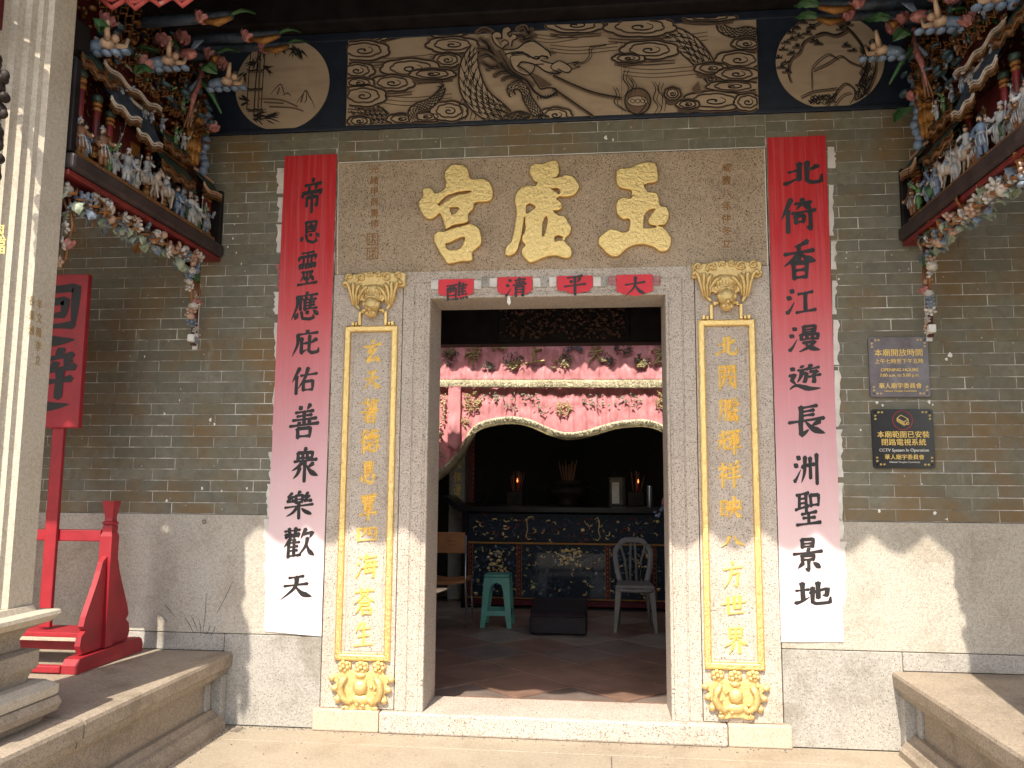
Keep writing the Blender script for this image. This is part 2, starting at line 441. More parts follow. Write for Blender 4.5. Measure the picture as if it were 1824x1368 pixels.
GLY = {
'帝': 'd 48,2 56,12; h 18,22 86,18; d 32,26 40,36; p 68,24 60,36; v 14,42 8,56; k 14,44 90,40 80,52; v 28,58 28,84; k 29,58 72,55 71,82 62,78; v 50,42 50,102',
'恩': 'v 28,6 31,52; k 28,8 74,5 69,50; h 32,48 68,46; h 38,26 62,24; p 50,14 48,30 36,42; d 52,30 62,40; d 14,64 8,86; k 30,58 36,86 62,94 78,88 74,74; d 46,56 54,67; d 72,54 88,70',
'靈': 'h 22,4 78,2; d 12,14 8,27; k 12,16 92,12 82,25; v 50,3 50,33; d 26,21 35,25; d 25,29 34,33; d 62,19 72,23; d 61,28 71,32; b 12,40,30,52; b 40,39,58,51; b 67,38,87,50; h 26,62 76,60; v 50,62 50,94; p 34,66 32,76 20,88; d 34,73 43,84; p 66,64 63,76 54,86; d 67,72 82,85; h 6,98 96,94',
'應': 'd 50,-2 57,7; h 18,13 90,9; p 20,13 18,50 0,96; p 36,20 22,44; v 31,32 31,62; p 53,17 42,38; v 47,27 47,64; d 66,15 71,23; h 47,28 86,25; h 47,38 80,36; h 47,48 80,46; h 47,60 90,57; v 66,26 66,58; d 22,72 14,92; k 36,68 40,92 66,96 80,92 77,80; d 52,66 59,77; d 78,64 94,82',
'庇': GUANG+'v 34,30 33,84; h 34,52 52,49; r 32,86 40,80 54,72; p 86,36 62,52; k 62,22 60,78 70,86 92,84 94,70',
'佑': 'p 32,2 4,54; v 20,32 20,100; h 36,30 98,25; p 64,2 52,42 28,80; b 48,54,84,90',
'善': 'd 32,0 41,11; p 68,-2 58,11; h 20,20 80,16; h 26,31 74,28; h 12,43 90,39; v 50,18 50,58; d 30,48 36,57; p 68,46 62,57; h 3,61 98,56; b 30,70,72,98',
'眾': 'p 54,-4 44,8; b 25,10,76,31; v 42,11 42,28; v 58,10 58,28; h 12,37 92,32; p 42,40 28,54 4,66; v 50,38 50,102; p 32,58 26,76 10,92; p 80,44 58,60; n 54,46 72,70 99,86',
'樂': 'p 52,-4 44,8; b 38,12,62,42; h 40,27 60,26; k 24,2 11,18 29,20; k 28,16 8,34 31,34; d 25,27 34,38; k 80,2 69,18 86,20; k 86,14 67,34 90,34; d 84,27 93,38; h 0,56 100,48; v 50,42 50,103; p 44,58 28,78 6,92; d 60,62 74,76 94,86',
'歡': 'h 4,10 52,7; v 18,1 18,17; v 38,0 38,16; b 8,21,24,33; b 32,20,48,32; p 22,36 2,62; v 16,48 16,98; h 16,50 51,47; h 16,62 46,60; h 16,75 46,73; h 14,93 56,89; v 34,38 34,92; p 70,4 54,36; k 64,22 94,17 84,34; p 76,34 70,62 46,96; n 74,54 84,78 101,93',
'天': 'h 28,14 72,9; h 14,43 86,38; p 52,12 46,52 4,94; n 50,48 70,74 101,88',
'北': 'h 14,36 42,30; v 42,4 40,74; r 4,82 22,74 44,60; p 88,20 62,40; k 62,0 60,74 70,86 95,84 98,56',
'倚': 'p 30,0 0,60; v 20,34 19,101; h 40,15 88,11; p 63,1 57,17 42,32; d 62,16 86,30; h 32,43 100,38; b 42,53,66,75; k 84,42 85,94 73,86',
'香': 'r 76,0 56,8 34,13; h 4,31 96,26; v 50,10 50,52; p 47,31 30,48 0,64; n 52,30 74,46 100,56; b 31,57,71,100; h 33,77 69,76',
'江': WATER+'h 42,22 92,17; v 66,20 66,86; h 34,90 100,85',
'漫': WATER+'b 50,2,86,28; h 51,15 85,14; b 41,34,95,55; v 59,35 59,50; v 77,35 77,50; k 46,65 86,62 66,82 34,98; n 52,68 68,84 100,97',
'遊': GO+'d 38,2 44,10; h 28,20 58,16; k 40,34 55,32 50,66 42,64; p 41,20 36,44 26,66; p 69,3 58,22; h 62,17 94,12; k 66,29 88,26 77,37; k 76,38 78,68 69,64; h 60,47 96,42',
'長': 'v 34,2 33,54; h 34,6 78,1; h 34,19 70,16; h 34,33 70,30; h 0,52 98,44; k 32,54 33,96 54,80; p 84,54 62,68; n 46,50 66,76 100,95',
'洲': WATER+'p 46,8 42,62 30,96; v 66,12 65,82; v 92,2 91,102; d 35,34 39,47; d 54,30 59,42; d 76,28 81,40',
'聖': 'h 4,7 54,2; v 16,7 16,48; h 16,20 44,18; h 16,33 44,31; h 0,52 52,42; v 44,4 44,62; b 62,10,94,44; h 22,66 84,61; h 28,79 78,77; v 52,64 52,96; h 2,99 100,94',
'景': 'b 30,0,70,27; h 31,14 69,13; d 48,29 55,37; h 0,46 98,40; b 30,53,70,70; k 51,70 51,100 41,94; p 32,76 14,94; d 68,76 90,94',
'地': 'h 2,36 36,31; v 20,4 20,80; r 0,88 20,78 40,64; k 42,48 90,30 86,62 76,58; v 64,4 63,72; k 48,24 47,86 58,94 95,90 98,66',
'玄': 'd 46,0 57,12; h 6,28 96,20; k 52,26 26,50 58,48; k 68,38 20,88 80,80; d 66,70 90,96',
'著': 'h 6,14 94,9; v 34,0 34,22; v 66,0 66,22; h 24,38 76,35; v 50,24 50,50; h 4,54 96,48; p 82,24 50,58 4,90; b 36,64,76,100; h 38,82 74,81',
'德': 'p 28,0 6,28; p 30,26 2,56; v 20,46 20,100; h 36,12 94,8; v 64,0 62,24; b 40,27,92,43; v 57,28 57,40; v 75,28 75,40; h 36,56 94,52; d 38,68 32,86; k 48,64 53,88 74,93 86,88 84,76; d 60,60 67,71; d 82,62 96,79',
'覃': 'h 8,6 92,2; b 18,13,82,32; v 40,4 40,28; v 60,4 60,28; b 30,40,70,66; h 32,53 68,52; h 2,80 98,74; v 50,67 50,104',
'四': 'b 6,14,94,88; p 38,16 36,42 20,60; k 60,16 58,48 82,52',
'海': WATER+'p 52,0 36,28; h 46,14 96,9; k 48,28 44,72 88,68; k 48,30 88,26 83,92 74,90; h 30,52 100,46; d 62,34 67,43; d 60,54 65,63',
'蒼': 'h 6,12 94,7; v 34,-2 34,20; v 64,-2 64,19; p 50,20 34,38 2,56; n 52,22 74,38 98,50; d 46,38 55,45; b 34,50,72,68; p 34,52 30,74 10,94; b 42,78,82,100',
'生': 'p 32,4 10,40; h 26,28 84,23; h 20,60 80,55; v 52,0 52,94; h 2,97 98,92',
'闕': 'b 6,4,42,32; h 8,18 40,17; v 7,4 7,100; b 58,4,92,32; h 60,18 90,17; k 92,6 93,98 82,92; h 16,50 50,47; v 32,38 32,62; p 32,62 16,90; p 58,38 50,54; h 56,52 82,48; p 68,52 62,72 46,90; d 68,68 84,88',
'騰': 'p 13,6 12,70 0,98; k 13,8 37,5 35,94 26,90; h 14,29 34,28; h 14,50 34,49; d 48,2 55,12; p 86,0 76,12; h 44,21 96,17; h 40,36 100,31; p 62,6 56,46 38,66; n 70,34 82,50 98,60; v 54,60 53,84; h 54,61 84,59; h 54,70 82,69; h 54,79 82,78; k 52,86 94,82 88,102 78,97; d 48,92 50,99; d 62,91 65,98; d 74,90 77,96',
'輝': 'v 24,2 24,36; d 8,12 14,26; p 44,8 34,26; h 0,42 48,37; p 18,42 0,84; k 31,42 29,78 48,72; d 52,6 49,20; k 52,9 98,5 90,18; h 56,26 92,23; b 56,34,92,64; h 57,49 91,48; h 46,80 100,74; v 73,18 73,104',
'祥': 'd 18,0 27,11; k 4,25 40,20 2,64; v 22,44 22,100; d 28,46 40,57; d 54,4 61,15; p 90,0 76,16; h 46,27 96,22; h 50,46 92,42; h 40,67 100,61; v 71,24 71,104',
'映': 'b 4,20,34,82; h 6,51 33,50; b 46,24,92,54; p 67,2 64,58 36,98; h 36,59 100,54; n 68,58 82,80 100,94',
'八': 'p 38,22 28,58 0,88; n 54,14 68,52 78,70 102,86',
'方': 'd 44,-2 57,11; h 2,30 98,23; k 44,48 82,43 71,96 58,90; p 46,27 38,64 6,100',
'世': 'h 0,38 100,30; v 28,8 28,86; h 28,84 90,80; v 52,4 52,60; v 76,2 76,60; h 52,60 76,58',
'界': 'b 25,2,75,42; h 26,22 74,21; v 50,3 50,39; p 47,44 34,60 0,76; n 52,43 72,58 100,70; p 38,64 34,84 18,102; v 64,60 64,104',
'醮': 'h 2,14 48,11; b 6,28,44,92; v 19,14 18,50; v 33,14 31,46; h 8,66 42,65; p 62,0 52,24; v 58,16 58,72; d 74,4 79,12; h 58,18 94,15; h 58,34 90,32; h 58,50 90,48; h 58,67 96,64; v 75,18 75,66; d 52,80 50,92; d 66,80 68,90; d 78,78 82,88; d 90,76 98,88',
'清': WATER+'h 44,12 92,8; h 48,24 88,21; h 38,37 98,32; v 67,0 67,36; v 50,48 48,98; k 50,48 86,45 84,98 74,92; h 50,62 84,61; h 50,76 84,75',
'平': 'h 14,10 86,5; d 28,24 38,38; p 74,18 62,38; h 0,56 100,50; v 50,8 50,104',
'大': 'h 4,38 96,31; p 52,0 46,52 0,98; n 51,42 70,74 101,94',
'上': 'v 46,2 46,92; h 46,42 82,37; h 2,97 98,92',
'迴': 'b 34,6,96,72; b 50,26,80,54;'+GO,
'避': GO+'b 32,4,56,26; p 32,6 25,72; b 36,40,56,64; d 76,-2 82,7; h 62,14 98,10; d 68,20 72,29; p 92,17 86,28; h 58,36 102,31; h 62,53 98,50; v 80,34 80,80',
'依': 'p 28,0 2,54; v 18,32 18,100; d 60,0 66,10; h 36,22 96,18; p 62,22 34,58; v 52,44 50,90; r 50,92 60,82 66,72; p 90,36 70,54; n 60,36 74,66 100,92',
'蓮': 'h 6,10 94,6; v 34,0 34,18; v 64,0 64,18; h 36,28 88,25; b 42,36,82,62; h 43,49 81,48; v 62,20 62,82; h 32,76 94,72; k 4,44 18,40 8,60 18,78; n 2,96 22,84 60,96 98,97',
}
CURL = .0055
def paper_h(x, z):
    return max(0, CURL*(noise.noise(Vector((x*7, z*4, 3.1)))+.55*abs(noise.noise(Vector((x*17+z*9, z*8, 7.7))))+.35))
def glyph(ch, cx, cz, w, h, y, mat, parent, bold=9.5, relief=0.0, slant=.0, name='character', wrap=False, rise=.07):
    """one written character on the wall plane at depth y, strokes laid one over another"""
    mb = MB(); jr = random.Random(ord(ch)+int(cz*977)); bold *= max(.78, min(1.22, 1.28-.017*len(parse(GLY[ch]))))
    for i, (kind, pts) in enumerate(parse(GLY[ch])):
        pts = [(x+jr.uniform(-1, 1), yy+jr.uniform(-1, 1)) for x, yy in pts]
        lift = .0006+i*.00014
        def fn(a, b, hh):
            X_ = cx+(a-50)/100*w+(50-b)/100*h*slant; Z_ = cz+(50-b)/100*h+(a-50)/100*w*rise
            return (X_, y-hh-lift-(paper_h(X_, Z_) if wrap else 0), Z_)
        b0 = bold*(.82 if kind in 'h' else 1.0)
        if kind == 'k':
            # brush turns: straight runs joined by a pressed corner
            n = len(pts)-1; P = []
            for j in range(n):
                a, c = pts[j], pts[j+1]
                P += [(a[0]+(c[0]-a[0])*t, a[1]+(c[1]-a[1])*t) for t in ((0, .3, .65, .92) if j < n-1 else (0, .3, .65, 1))]
            ws = [b0/2*interp((1, .8, .95, .95, .9, .35), q/(len(P)-1)) for q in range(len(P))]
            ribbon(mb, P, ws, fn, -.002 if relief else 0, relief)
        else:
            P = catmull(pts); ws = [b0/2*interp(PROF[kind], q/(len(P)-1)) for q in range(len(P))]
            ribbon(mb, P, ws, fn, -.002 if relief else 0, relief)
    return mb.build(name, mat, parent, fix=False)
def text(s, cx, cz, size, y, mat, parent, name='lettering', vertical=False, depth=.0012, sx=1.0):
    cu = bpy.data.curves.new(name, 'FONT'); cu.body = '\n'.join(s) if vertical else s
    cu.size = size; cu.align_x = 'CENTER'; cu.align_y = 'CENTER'; cu.extrude = depth; cu.space_line = .82
    o = bpy.data.objects.new(name, cu); COL.objects.link(o)
    dg = bpy.context.evaluated_depsgraph_get(); me = bpy.data.meshes.new_from_object(o.evaluated_get(dg))
    bpy.data.objects.remove(o)
    me.transform(Matrix(((sx, 0, 0, cx), (0, 0, -1, y), (0, 1, 0, cz), (0, 0, 0, 1))))
    me.materials.clear(); me.materials.append(MATS[mat])
    r = bpy.data.objects.new(name, me); COL.objects.link(r)
    if parent: attach(r, parent)
    return r
CX = -.32            # the temple's axis
def FR(y):           # front-facing plane map: (x, z, d) with d towards the street
    return lambda a, b, d: (a, y-d, b)
# ------------------------------------------------------------------ ground, platforms
g = MB(); g.add([(-60, -60, -.02), (60, -60, -.02), (60, 30, -.02), (-60, 30, -.02)], [(0, 1, 2, 3)])
tag(g.build('ground', 'paving', fix=False), kind='structure')
pf = tag(thing('porch_floor', None, None), kind='structure')
for (x0, x1, y0, y1) in ((-2.4, 1.9, -.26, .0), (-2.4, .05, -2.6, -.2615), (.0515, 1.9, -2.6, -.2615)):
    m = MB(); m.box(x0, y0, -.12, x1, y1, 0, .006); m.build('paving_slab', 'granite_floor', pf)

def platform(sg, xe, label):
    """sg=+1: aisle lies towards +X"""
    root = thing('stone_platform', label, 'stone platform', (xe-sg*.9, -1.2, 0), 'stone platforms either side of the doorway')
    X = lambda d: xe-sg*d                     # d = distance behind the coping nose
    nose = [(0.0, .405), (.006, .42), (.03, .426), (1.9, .426), (1.9, .30), (.035, .30), (.03, .33), (.004, .345)]
    for (y0, y1) in ((-1.435, -.002), (-2.75, -1.447)):
        m = MB(); m.extr(nose, lambda a, b, t: (X(a), t, b), [y0, y1]); m.build('coping_slab', 'granite_bench', root)
    m = MB(); m.extr([(.045, .299), (.075, .285), (.085, .262), (1.8, .262), (1.8, .299)], lambda a, b, t: (X(a), t, b), [-2.7, -.002]); m.build('cornice', 'granite_bench', root)
    m = MB(); m.box(X(.105), -2.7, .0, X(.3), -.15, .2615); m.build('side_panel', 'granite_bench', root)
    m = MB(); m.extr([(0, 0), (0, .035), (.02, .05), (.035, .075), (.06, .085), (.08, .11), (.30, .11), (.30, 0)], lambda a, b, t: (X(a-.006), t, b), [-2.7, -.075]); m.build('base_moulding', 'granite_bench', root)
    m = MB(); m.box(X(.088), -.145, .0, X(.28), -.08, .2615, .01); m.build('end_frame', 'granite_old', root)
    m = MB(); m.box(X(.03), -.072, .0, X(.28), -.003, .2995, .006); m.build('end_post', 'granite_old', root)
    return root
platform(1, -2.21, 'low carved granite platform on the left, carrying the column and the red placard stand')
platform(-1, 1.60, 'low carved granite platform on the right with an empty sunlit top')

# ------------------------------------------------------------------ brick walls
CH, BL, JT = .0685, .278, .0042
brick_cache = {}
def brick_mesh(w):
    k = round(w, 3)
    if k not in brick_cache:
        m = MB(); h = CH-JT; c = .0025; d = .05
        for q, (y, i) in enumerate(((0, 0), (-d+c, 0), (-d, c))):
            m.v += [(-w/2+i, y, -h/2+i), (w/2-i, y, -h/2+i), (w/2-i, y, h/2-i), (-w/2+i, y, h/2-i)]
        m.face([8, 9, 10, 11])
        for a in (0, 4):
            for i in range(4): m.face([a+i, a+(i+1) % 4, a+4+(i+1) % 4, a+4+i])
        brick_cache[k] = proto(m, 'brick', 'grey_brick', False)
    return brick_cache[k]
def bond(root, x0, x1, z0, z1, phase):
    z = z0; r = 0
    while z < z1-.01:
        h = min(CH, z1-z); x = x0-((r+phase) % 2)*BL/2-rnd.random()*.05
        while x < x1-.004:
            a, b = max(x, x0), min(x+BL, x1)
            if b-a > .03:
                o = inst(brick_mesh(b-a-JT), 'brick', root, ((a+b)/2, .05+rnd.uniform(-.0024, .0005), z+h/2),
                         (rnd.uniform(-.006, .006), 0, rnd.uniform(-.004, .004)), (1, 1, h/CH))
            x += BL
        z += CH; r += 1
def brick_wall(x0, x1, z0, z1, label, phase):
    root = thing('brick_wall', label, 'brick wall', ((x0+x1)/2, 0, z0))
    m = MB(); m.box(x0, .0018, z0, x1, .30, z1); m.build('mortar_bed', 'lime_mortar', root)
    bond(root, x0, x1, z0, z1, phase); return root
ZW, ZT, ZF = 1.245, 3.475, 3.69
wl = brick_wall(-3.75, -1.662, ZW, ZF, 'grey brick wall left of the doorway, stained ochre and streaked white', 0)
wr = brick_wall(1.012, 2.75, ZW, ZF, 'grey brick wall right of the doorway behind the two plaques', 1)
wa = brick_wall(-1.660, 1.010, ZT+.006, ZF, 'three courses of grey brick between the stone lintel and the painted frieze', 0)
def splat(cx, cz, r, root, name='plaster_spot', mat='plaster_white', y=-.001, asp=1.3):
    m = MB(); n = 11; a0 = rnd.random()*6
    m.v = [(cx, y-.004, cz)]+[(cx+r*(1+.35*sin(3*t+a0)+rnd.uniform(-.2, .2))*cos(t), y-.0005, cz+r*asp*(1+rnd.uniform(-.25, .25))*sin(t)) for t in [2*pi*i/n for i in range(n)]]
    for i in range(n): m.face([0, 1+(i+1) % n, 1+i])
    return m.build(name, mat, root, True, False)
for px, py, r in ((1566, 911, .014), (1665, 914, .013), (1562, 717, .012), (1572, 722, .009), (1655, 716, .014), (1661, 721, .008), (1692, 632, .02), (1686, 640, .012),
                  (1533, 766, .009), (1687, 925, .008), (1079, 245, .022), (1092, 249, .012), (1494, 497, .008), (1507, 460, .006), (1508, 450, .006), (1642, 862, .006)):
    x, z = W(px, py); splat(x, z, r*.62, wa if py < 260 else wr)
for px, py, r in ((415, 425, .009), (418, 400, .008), (421, 450, .007), (406, 440, .008), (430, 470, .008), (424, 385, .006), (258, 635, .012), (297, 892, .012), (293, 737, .01), (320, 713, .008), (375, 748, .016), (382, 756, .012), (322, 693, .007), (360, 870, .012), (395, 875, .009), (440, 870, .01)):
    x, z = W(px, py); splat(x, z, r*.5, wl, asp=1.8)

# ------------------------------------------------------------------ granite dado and base stones
def stone(root, name, x0, x1, z0, z1, mat, y=0.0, d=.25, c=.004):
    m = MB(); m.box(x0, y, z0, x1, d, z1, c); return m.build(name, mat, root)
dl = thing('granite_dado', 'speckled granite dado slabs under the brick wall left of the doorway', 'stone wall', (-2.6, 0, 0))
stone(dl, 'upper_slab', -3.75, -1.662, .532, ZW-.003, 'granite_wall', -.002)
stone(dl, 'lower_slab', -3.75, -2.272, .428, .528, 'granite_old')
stone(dl, 'lower_slab', -2.269, -1.662, .002, .528, 'granite_old', -.001)
dr = thing('granite_dado', 'speckled granite dado slabs under the brick wall right of the doorway', 'stone wall', (1.8, 0, 0))
stone(dr, 'upper_slab', 1.012, 2.75, .532, ZW-.003, 'granite_wall', -.002)
stone(dr, 'lower_slab', 1.012, 1.66, .002, .528, 'granite_old', -.001)
stone(dr, 'lower_slab', 1.663, 2.75, .428, .528, 'granite_old')
for px, py, r in ((1544, 1034, .016), (1686, 1034, .017)):
    x, z = W(px, py); splat(x, z, r, dr, 'plaster_patch', 'granite_wall', -.0025)
# dark strokes left by spent incense on the left dado
for i, (a, b) in enumerate((((368, 1057), (362, 1125)), ((292, 1075), (312, 1100)), ((283, 1092), (298, 1108)), ((415, 1035), (385, 1095)), ((330, 1100), (345, 1128)), ((362, 1128), (385, 1128)),
                            ((375, 1112), (368, 1130)), ((384, 1114), (376, 1132)), ((340, 1095), (352, 1125)), ((355, 1105), (358, 1131)))):
    m = MB(); p0, p1 = W(*a), W(*b); P = catmull([p0, ((p0[0]+p1[0])/2+.004, (p0[1]+p1[1])/2), p1])
    ribbon(m, P, [.003*interp((.3, 1, .8, .4), q/(len(P)-1)) for q in range(len(P))], lambda a, b, h: (a, -.0026, b), 0, 0)
    m.build('soot_mark', 'soot', dl, fix=False)
m = MB(); x, z = W(365, 929); m.tube([(x+.011*cos(t), -.008, z+.011*sin(t)) for t in [2*pi*i/12 for i in range(13)]], .0018, 5)
tag(m.build('iron_ring', 'frame_dark'), 'tiny dark iron ring fixed on the granite dado below the stained brick wall', 'ring')

# ------------------------------------------------------------------ the stone doorway
dw = thing('stone_doorway', 'carved granite doorway with gilded lintel characters and gilded couplet frames', 'doorway', (CX, 0, 0))
XL, XR = -1.036, .393            # opening
JL, JR = -1.21, .567             # outer edges of the inner jambs
SOF = 2.575
stone(dw, 'lintel', -1.656, 1.006, 2.745, ZT, 'granite_lintel', -.006, .4, .004)
stone(dw, 'jamb_plinth', -1.69, -1.292, .001, .122, 'granite_pink', -.045, .35, .008)
stone(dw, 'jamb_plinth', .70, 1.045, .001, .122, 'granite_pink', -.045, .35, .008)
stone(dw, 'threshold', -1.288, .696, .001, .120, 'granite_jamb', -.055, .36, .012)
stone(dw, 'pilaster', -1.656, -1.213, .124, 2.742, 'granite_jamb', -.010, .33)
stone(dw, 'pilaster', .570, 1.006, .124, 2.742, 'granite_jamb', -.010, .33)
# inner frame: profile (distance from opening edge, projection) swept up, over and down
prof = [(0, -.33), (0, .012), (.004, .018), (.016, .018), (.020, .006), (.034, .006), (.037, .010), (.095, .010), (.098, .004), (.103, .004), (.106, .010), (.172, .010), (.172, -.33)]
for side in (-1, 1):
    m = MB(); xe = XL if side < 0 else XR
    m.extr(prof, lambda a, b, t: (xe+side*a, -b, t+(a if t > 1 else 0)), [.122, SOF]); m.build('jamb', 'granite_jamb', dw)
    m = MB(); m.box(xe+side*.002, -.026, .30, xe+side*.018, -.0185, .315, .002); m.box(xe+side*.002, -.026, .275, xe+side*.018, -.0185, .29, .002); m.build('jamb_foot_band', 'granite_jamb', dw)
m = MB(); m.extr(prof[:-1]+[(.172, -.33)], lambda a, b, t: (t+(-a if t < 0 else a), -b, SOF+a), [XL, XR]); m.build('head_moulding', 'granite_jamb', dw)

# gilded frames with their carved lines
def gold_frame(x0, x1, z0, z1, w=.041):
    m = MB()
    pr = [(0, .010), (.003, .030), (.010, .034), (w-.010, .034), (w-.003, .030), (w, .010)]
    n = len(pr)
    for a, b in pr: m.v += [(x0+a, -b, z0+a), (x1-a, -b, z0+a), (x1-a, -b, z1-a), (x0+a, -b, z1-a)]
    for j in range(n-1):
        for i in range(4): m.face([j*4+i, j*4+(i+1) % 4, j*4+4+(i+1) % 4, j*4+4+i])
    fr = m.build('gilded_frame', 'gold_leaf', dw)
    q = .056
    for (a, b, c, d) in ((x0+q, z0+q, x0+q+.004, z1-q), (x1-q-.004, z0+q, x1-q, z1-q), (x0+q, z0+q, x1-q, z0+q+.004), (x0+q, z1-q-.004, x1-q, z1-q)):
        m = MB(); m.box(a, -.0135, b, c, -.0095, d); m.build('inner_fillet', 'granite_jamb', dw)
    return fr
LF = (W(616, 581)[0], W(710.5, 580.5)[0], W(645, 1176)[1], W(663, 581)[1])
RF = (W(1242, 570)[0], W(1344, 569)[0], W(1308, 1192)[1], W(1293, 570)[1])
gold_frame(*LF); gold_frame(*RF)
def write(chars, y, mat, parent, bold, relief=0.0, slant=0.0, wrap=False):
    for ch, px, py, w, h in chars:
        x, z = W(px, py, y); x1, _ = W(px+w, py, y); _, z1 = W(px, py+h, y)
        glyph(ch, x, z, x1-x, z-z1, y, mat, parent, bold, relief, slant, wrap=wrap)
write([('玄', 663.5, 626, 33, 42), ('天', 662, 677, 34, 38), ('著', 659, 732, 33, 42), ('德', 658, 786, 36, 42), ('恩', 656, 842, 32, 42), ('覃', 656, 903, 32, 44),
       ('四', 654, 952, 36, 30), ('海', 653, 1010, 38, 44), ('蒼', 649, 1072, 38, 46), ('生', 647, 1130, 32, 42)], -.0105, 'gilt_letter', dw, 15, .009)
write([('北', 1294, 618, 38, 36), ('闕', 1296, 672, 32, 42), ('騰', 1298, 730, 38, 40), ('輝', 1299, 787, 40, 42), ('祥', 1299, 845, 40, 44), ('映', 1302, 905, 38, 40),
       ('八', 1305, 963, 42, 26), ('方', 1305, 1023, 34, 46), ('世', 1307, 1080, 42, 38), ('界', 1311, 1140, 42, 44)], -.0105, 'gilt_letter', dw, 15, .009)

# three great gilded characters: outlines with thickness and holes, filled as one relief
def relief_poly(name, outer, holes, y, d, mat, parent, bev=.008):
    cu = bpy.data.curves.new(name, 'CURVE'); cu.dimensions = '2D'; cu.fill_mode = 'BOTH'
    for poly in [outer]+holes:
        s = cu.splines.new('POLY'); P = catmull(poly+[poly[0]], 4)[:-1]
        s.points.add(len(P)-1)
        for p, (a, b) in zip(s.points, P): p.co = (a, b, 0, 1)
        s.use_cyclic_u = True
    cu.extrude = d/2; cu.bevel_depth = bev; cu.bevel_resolution = 2; cu.offset = -bev
    o = bpy.data.objects.new(name, cu); COL.objects.link(o)
    dg = bpy.context.evaluated_depsgraph_get(); me = bpy.data.meshes.new_from_object(o.evaluated_get(dg)); bpy.data.objects.remove(o)
    me.transform(Matrix(((1, 0, 0, 0), (0, 0, -1, y-d/2), (0, 1, 0, 0), (0, 0, 0, 1))))
    me.materials.clear(); me.materials.append(MATS[mat])
    r = bpy.data.objects.new(name, me); COL.objects.link(r); attach(r, parent); return r
def Z(pts, s, ox, oy, y=0): return [W(ox+a/s, oy+b/s, y) for a, b in pts]
gong_top = [(935, 300), (925, 240), (950, 180), (1005, 155), (1070, 160), (1112, 200), (1128, 262), (1180, 268), (1230, 265), (1275, 290), (1300, 350), (1295, 420), (1250, 445), (1162, 452), (1148, 500), (1112, 540), (1112, 592), (1075, 612), (1000, 625), (945, 655), (928, 640), (915, 590), (890, 535), (872, 550), (825, 578), (775, 565), (730, 490), (732, 440), (762, 400), (757, 355), (800, 335), (838, 350), (862, 378), (925, 345)]
gong_h = [[(882, 462), (930, 410), (1000, 380), (1080, 364), (1132, 364), (1100, 380), (1030, 390), (960, 425), (895, 470)], [(970, 490), (1035, 492), (1010, 530), (985, 540)]]
gong_low = [(845, 700), (880, 668), (925, 672), (980, 650), (1090, 622), (1135, 612), (1185, 640), (1205, 672), (1212, 765), (1145, 830), (1140, 895), (1050, 905), (955, 922), (920, 880), (880, 820), (845, 750)]
gong_lh = [[(936, 766), (965, 762), (1020, 735), (1082, 720), (1048, 800), (960, 812)]]
relief_poly('gilded_character', Z(gong_top, 4.343, 580, 260), [Z(h, 4.343, 580, 260) for h in gong_h], -.004, .028, 'gold_leaf', dw)
relief_poly('gilded_character', Z(gong_low, 4.343, 580, 260), [Z(h, 4.343, 580, 260) for h in gong_lh], -.004, .028, 'gold_leaf', dw)
xu_o = [(440, 230), (435, 180), (460, 120), (520, 100), (590, 105), (660, 80), (740, 60), (785, 85), (800, 160), (795, 225), (760, 262), (730, 270), (800, 265), (870, 238), (960, 255), (1020, 320), (1045, 385), (1010, 450), (960, 490), (870, 505), (800, 500), (770, 530), (790, 545), (830, 585), (830, 640), (790, 668), (730, 675), (790, 725), (850, 728), (890, 765), (905, 810), (945, 860), (940, 930), (890, 990), (850, 1020), (900, 1075), (945, 1130), (950, 1200), (920, 1240), (850, 1245), (780, 1220), (680, 1222), (580, 1255), (500, 1290), (440, 1300), (390, 1260), (345, 1200), (345, 1130), (385, 1090), (345, 1040), (345, 980), (370, 940), (385, 870), (380, 800), (378, 745), (362, 850), (345, 960), (320, 1060), (285, 1160), (225, 1210), (150, 1215), (140, 1160), (165, 1090), (215, 1040), (250, 900), (270, 760), (275, 640), (255, 560), (270, 470), (340, 385), (440, 360), (500, 370), (530, 330), (490, 310)]
xu_h = [[(400, 610), (440, 585), (485, 610), (505, 635), (450, 675), (405, 700)], [(600, 820), (620, 770), (640, 742), (652, 790), (635, 900), (615, 965), (595, 960)], [(745, 990), (790, 975), (850, 1000), (845, 1025), (790, 1030), (750, 1040)], [(705, 405), (770, 400), (800, 425), (795, 465), (770, 450), (730, 425)]]
relief_poly('gilded_character', Z(xu_o, 6.839, 880, 280), [Z(h, 6.839, 880, 280) for h in xu_h], -.004, .028, 'gold_leaf', dw, .007)
yu_o = [(500, 300), (530, 270), (600, 265), (680, 232), (745, 220), (800, 232), (820, 300), (812, 370), (720, 393), (745, 445), (800, 450), (826, 490), (838, 552), (880, 560), (904, 605), (898, 660), (868, 698), (820, 705), (858, 715), (895, 755), (920, 800), (912, 865), (880, 898), (830, 898), (780, 865), (700, 846), (630, 856), (570, 890), (530, 930), (480, 940), (430, 915), (400, 880), (370, 848), (368, 800), (400, 765), (455, 730), (500, 732), (545, 750), (590, 742), (602, 658), (550, 655), (510, 615), (498, 560), (520, 502), (570, 490), (612, 495), (612, 438), (540, 420), (502, 380)]
yu_h = [[(713, 722), (716, 640), (742, 596), (792, 577), (778, 605), (750, 640), (744, 680), (765, 700), (800, 706), (795, 718)]]
relief_poly('gilded_character', Z(yu_o, 4.276, 980, 240), [Z(h, 4.276, 980, 240) for h in yu_h], -.004, .028, 'gold_leaf', dw)
def col_text(chars, px, py0, step, size, mat, parent, y, name='inscription'):
    for i, c in enumerate(chars):
        x, z = W(px, py0+i*step, y); text(c, x, z, size, y, mat, parent, name, depth=.002)
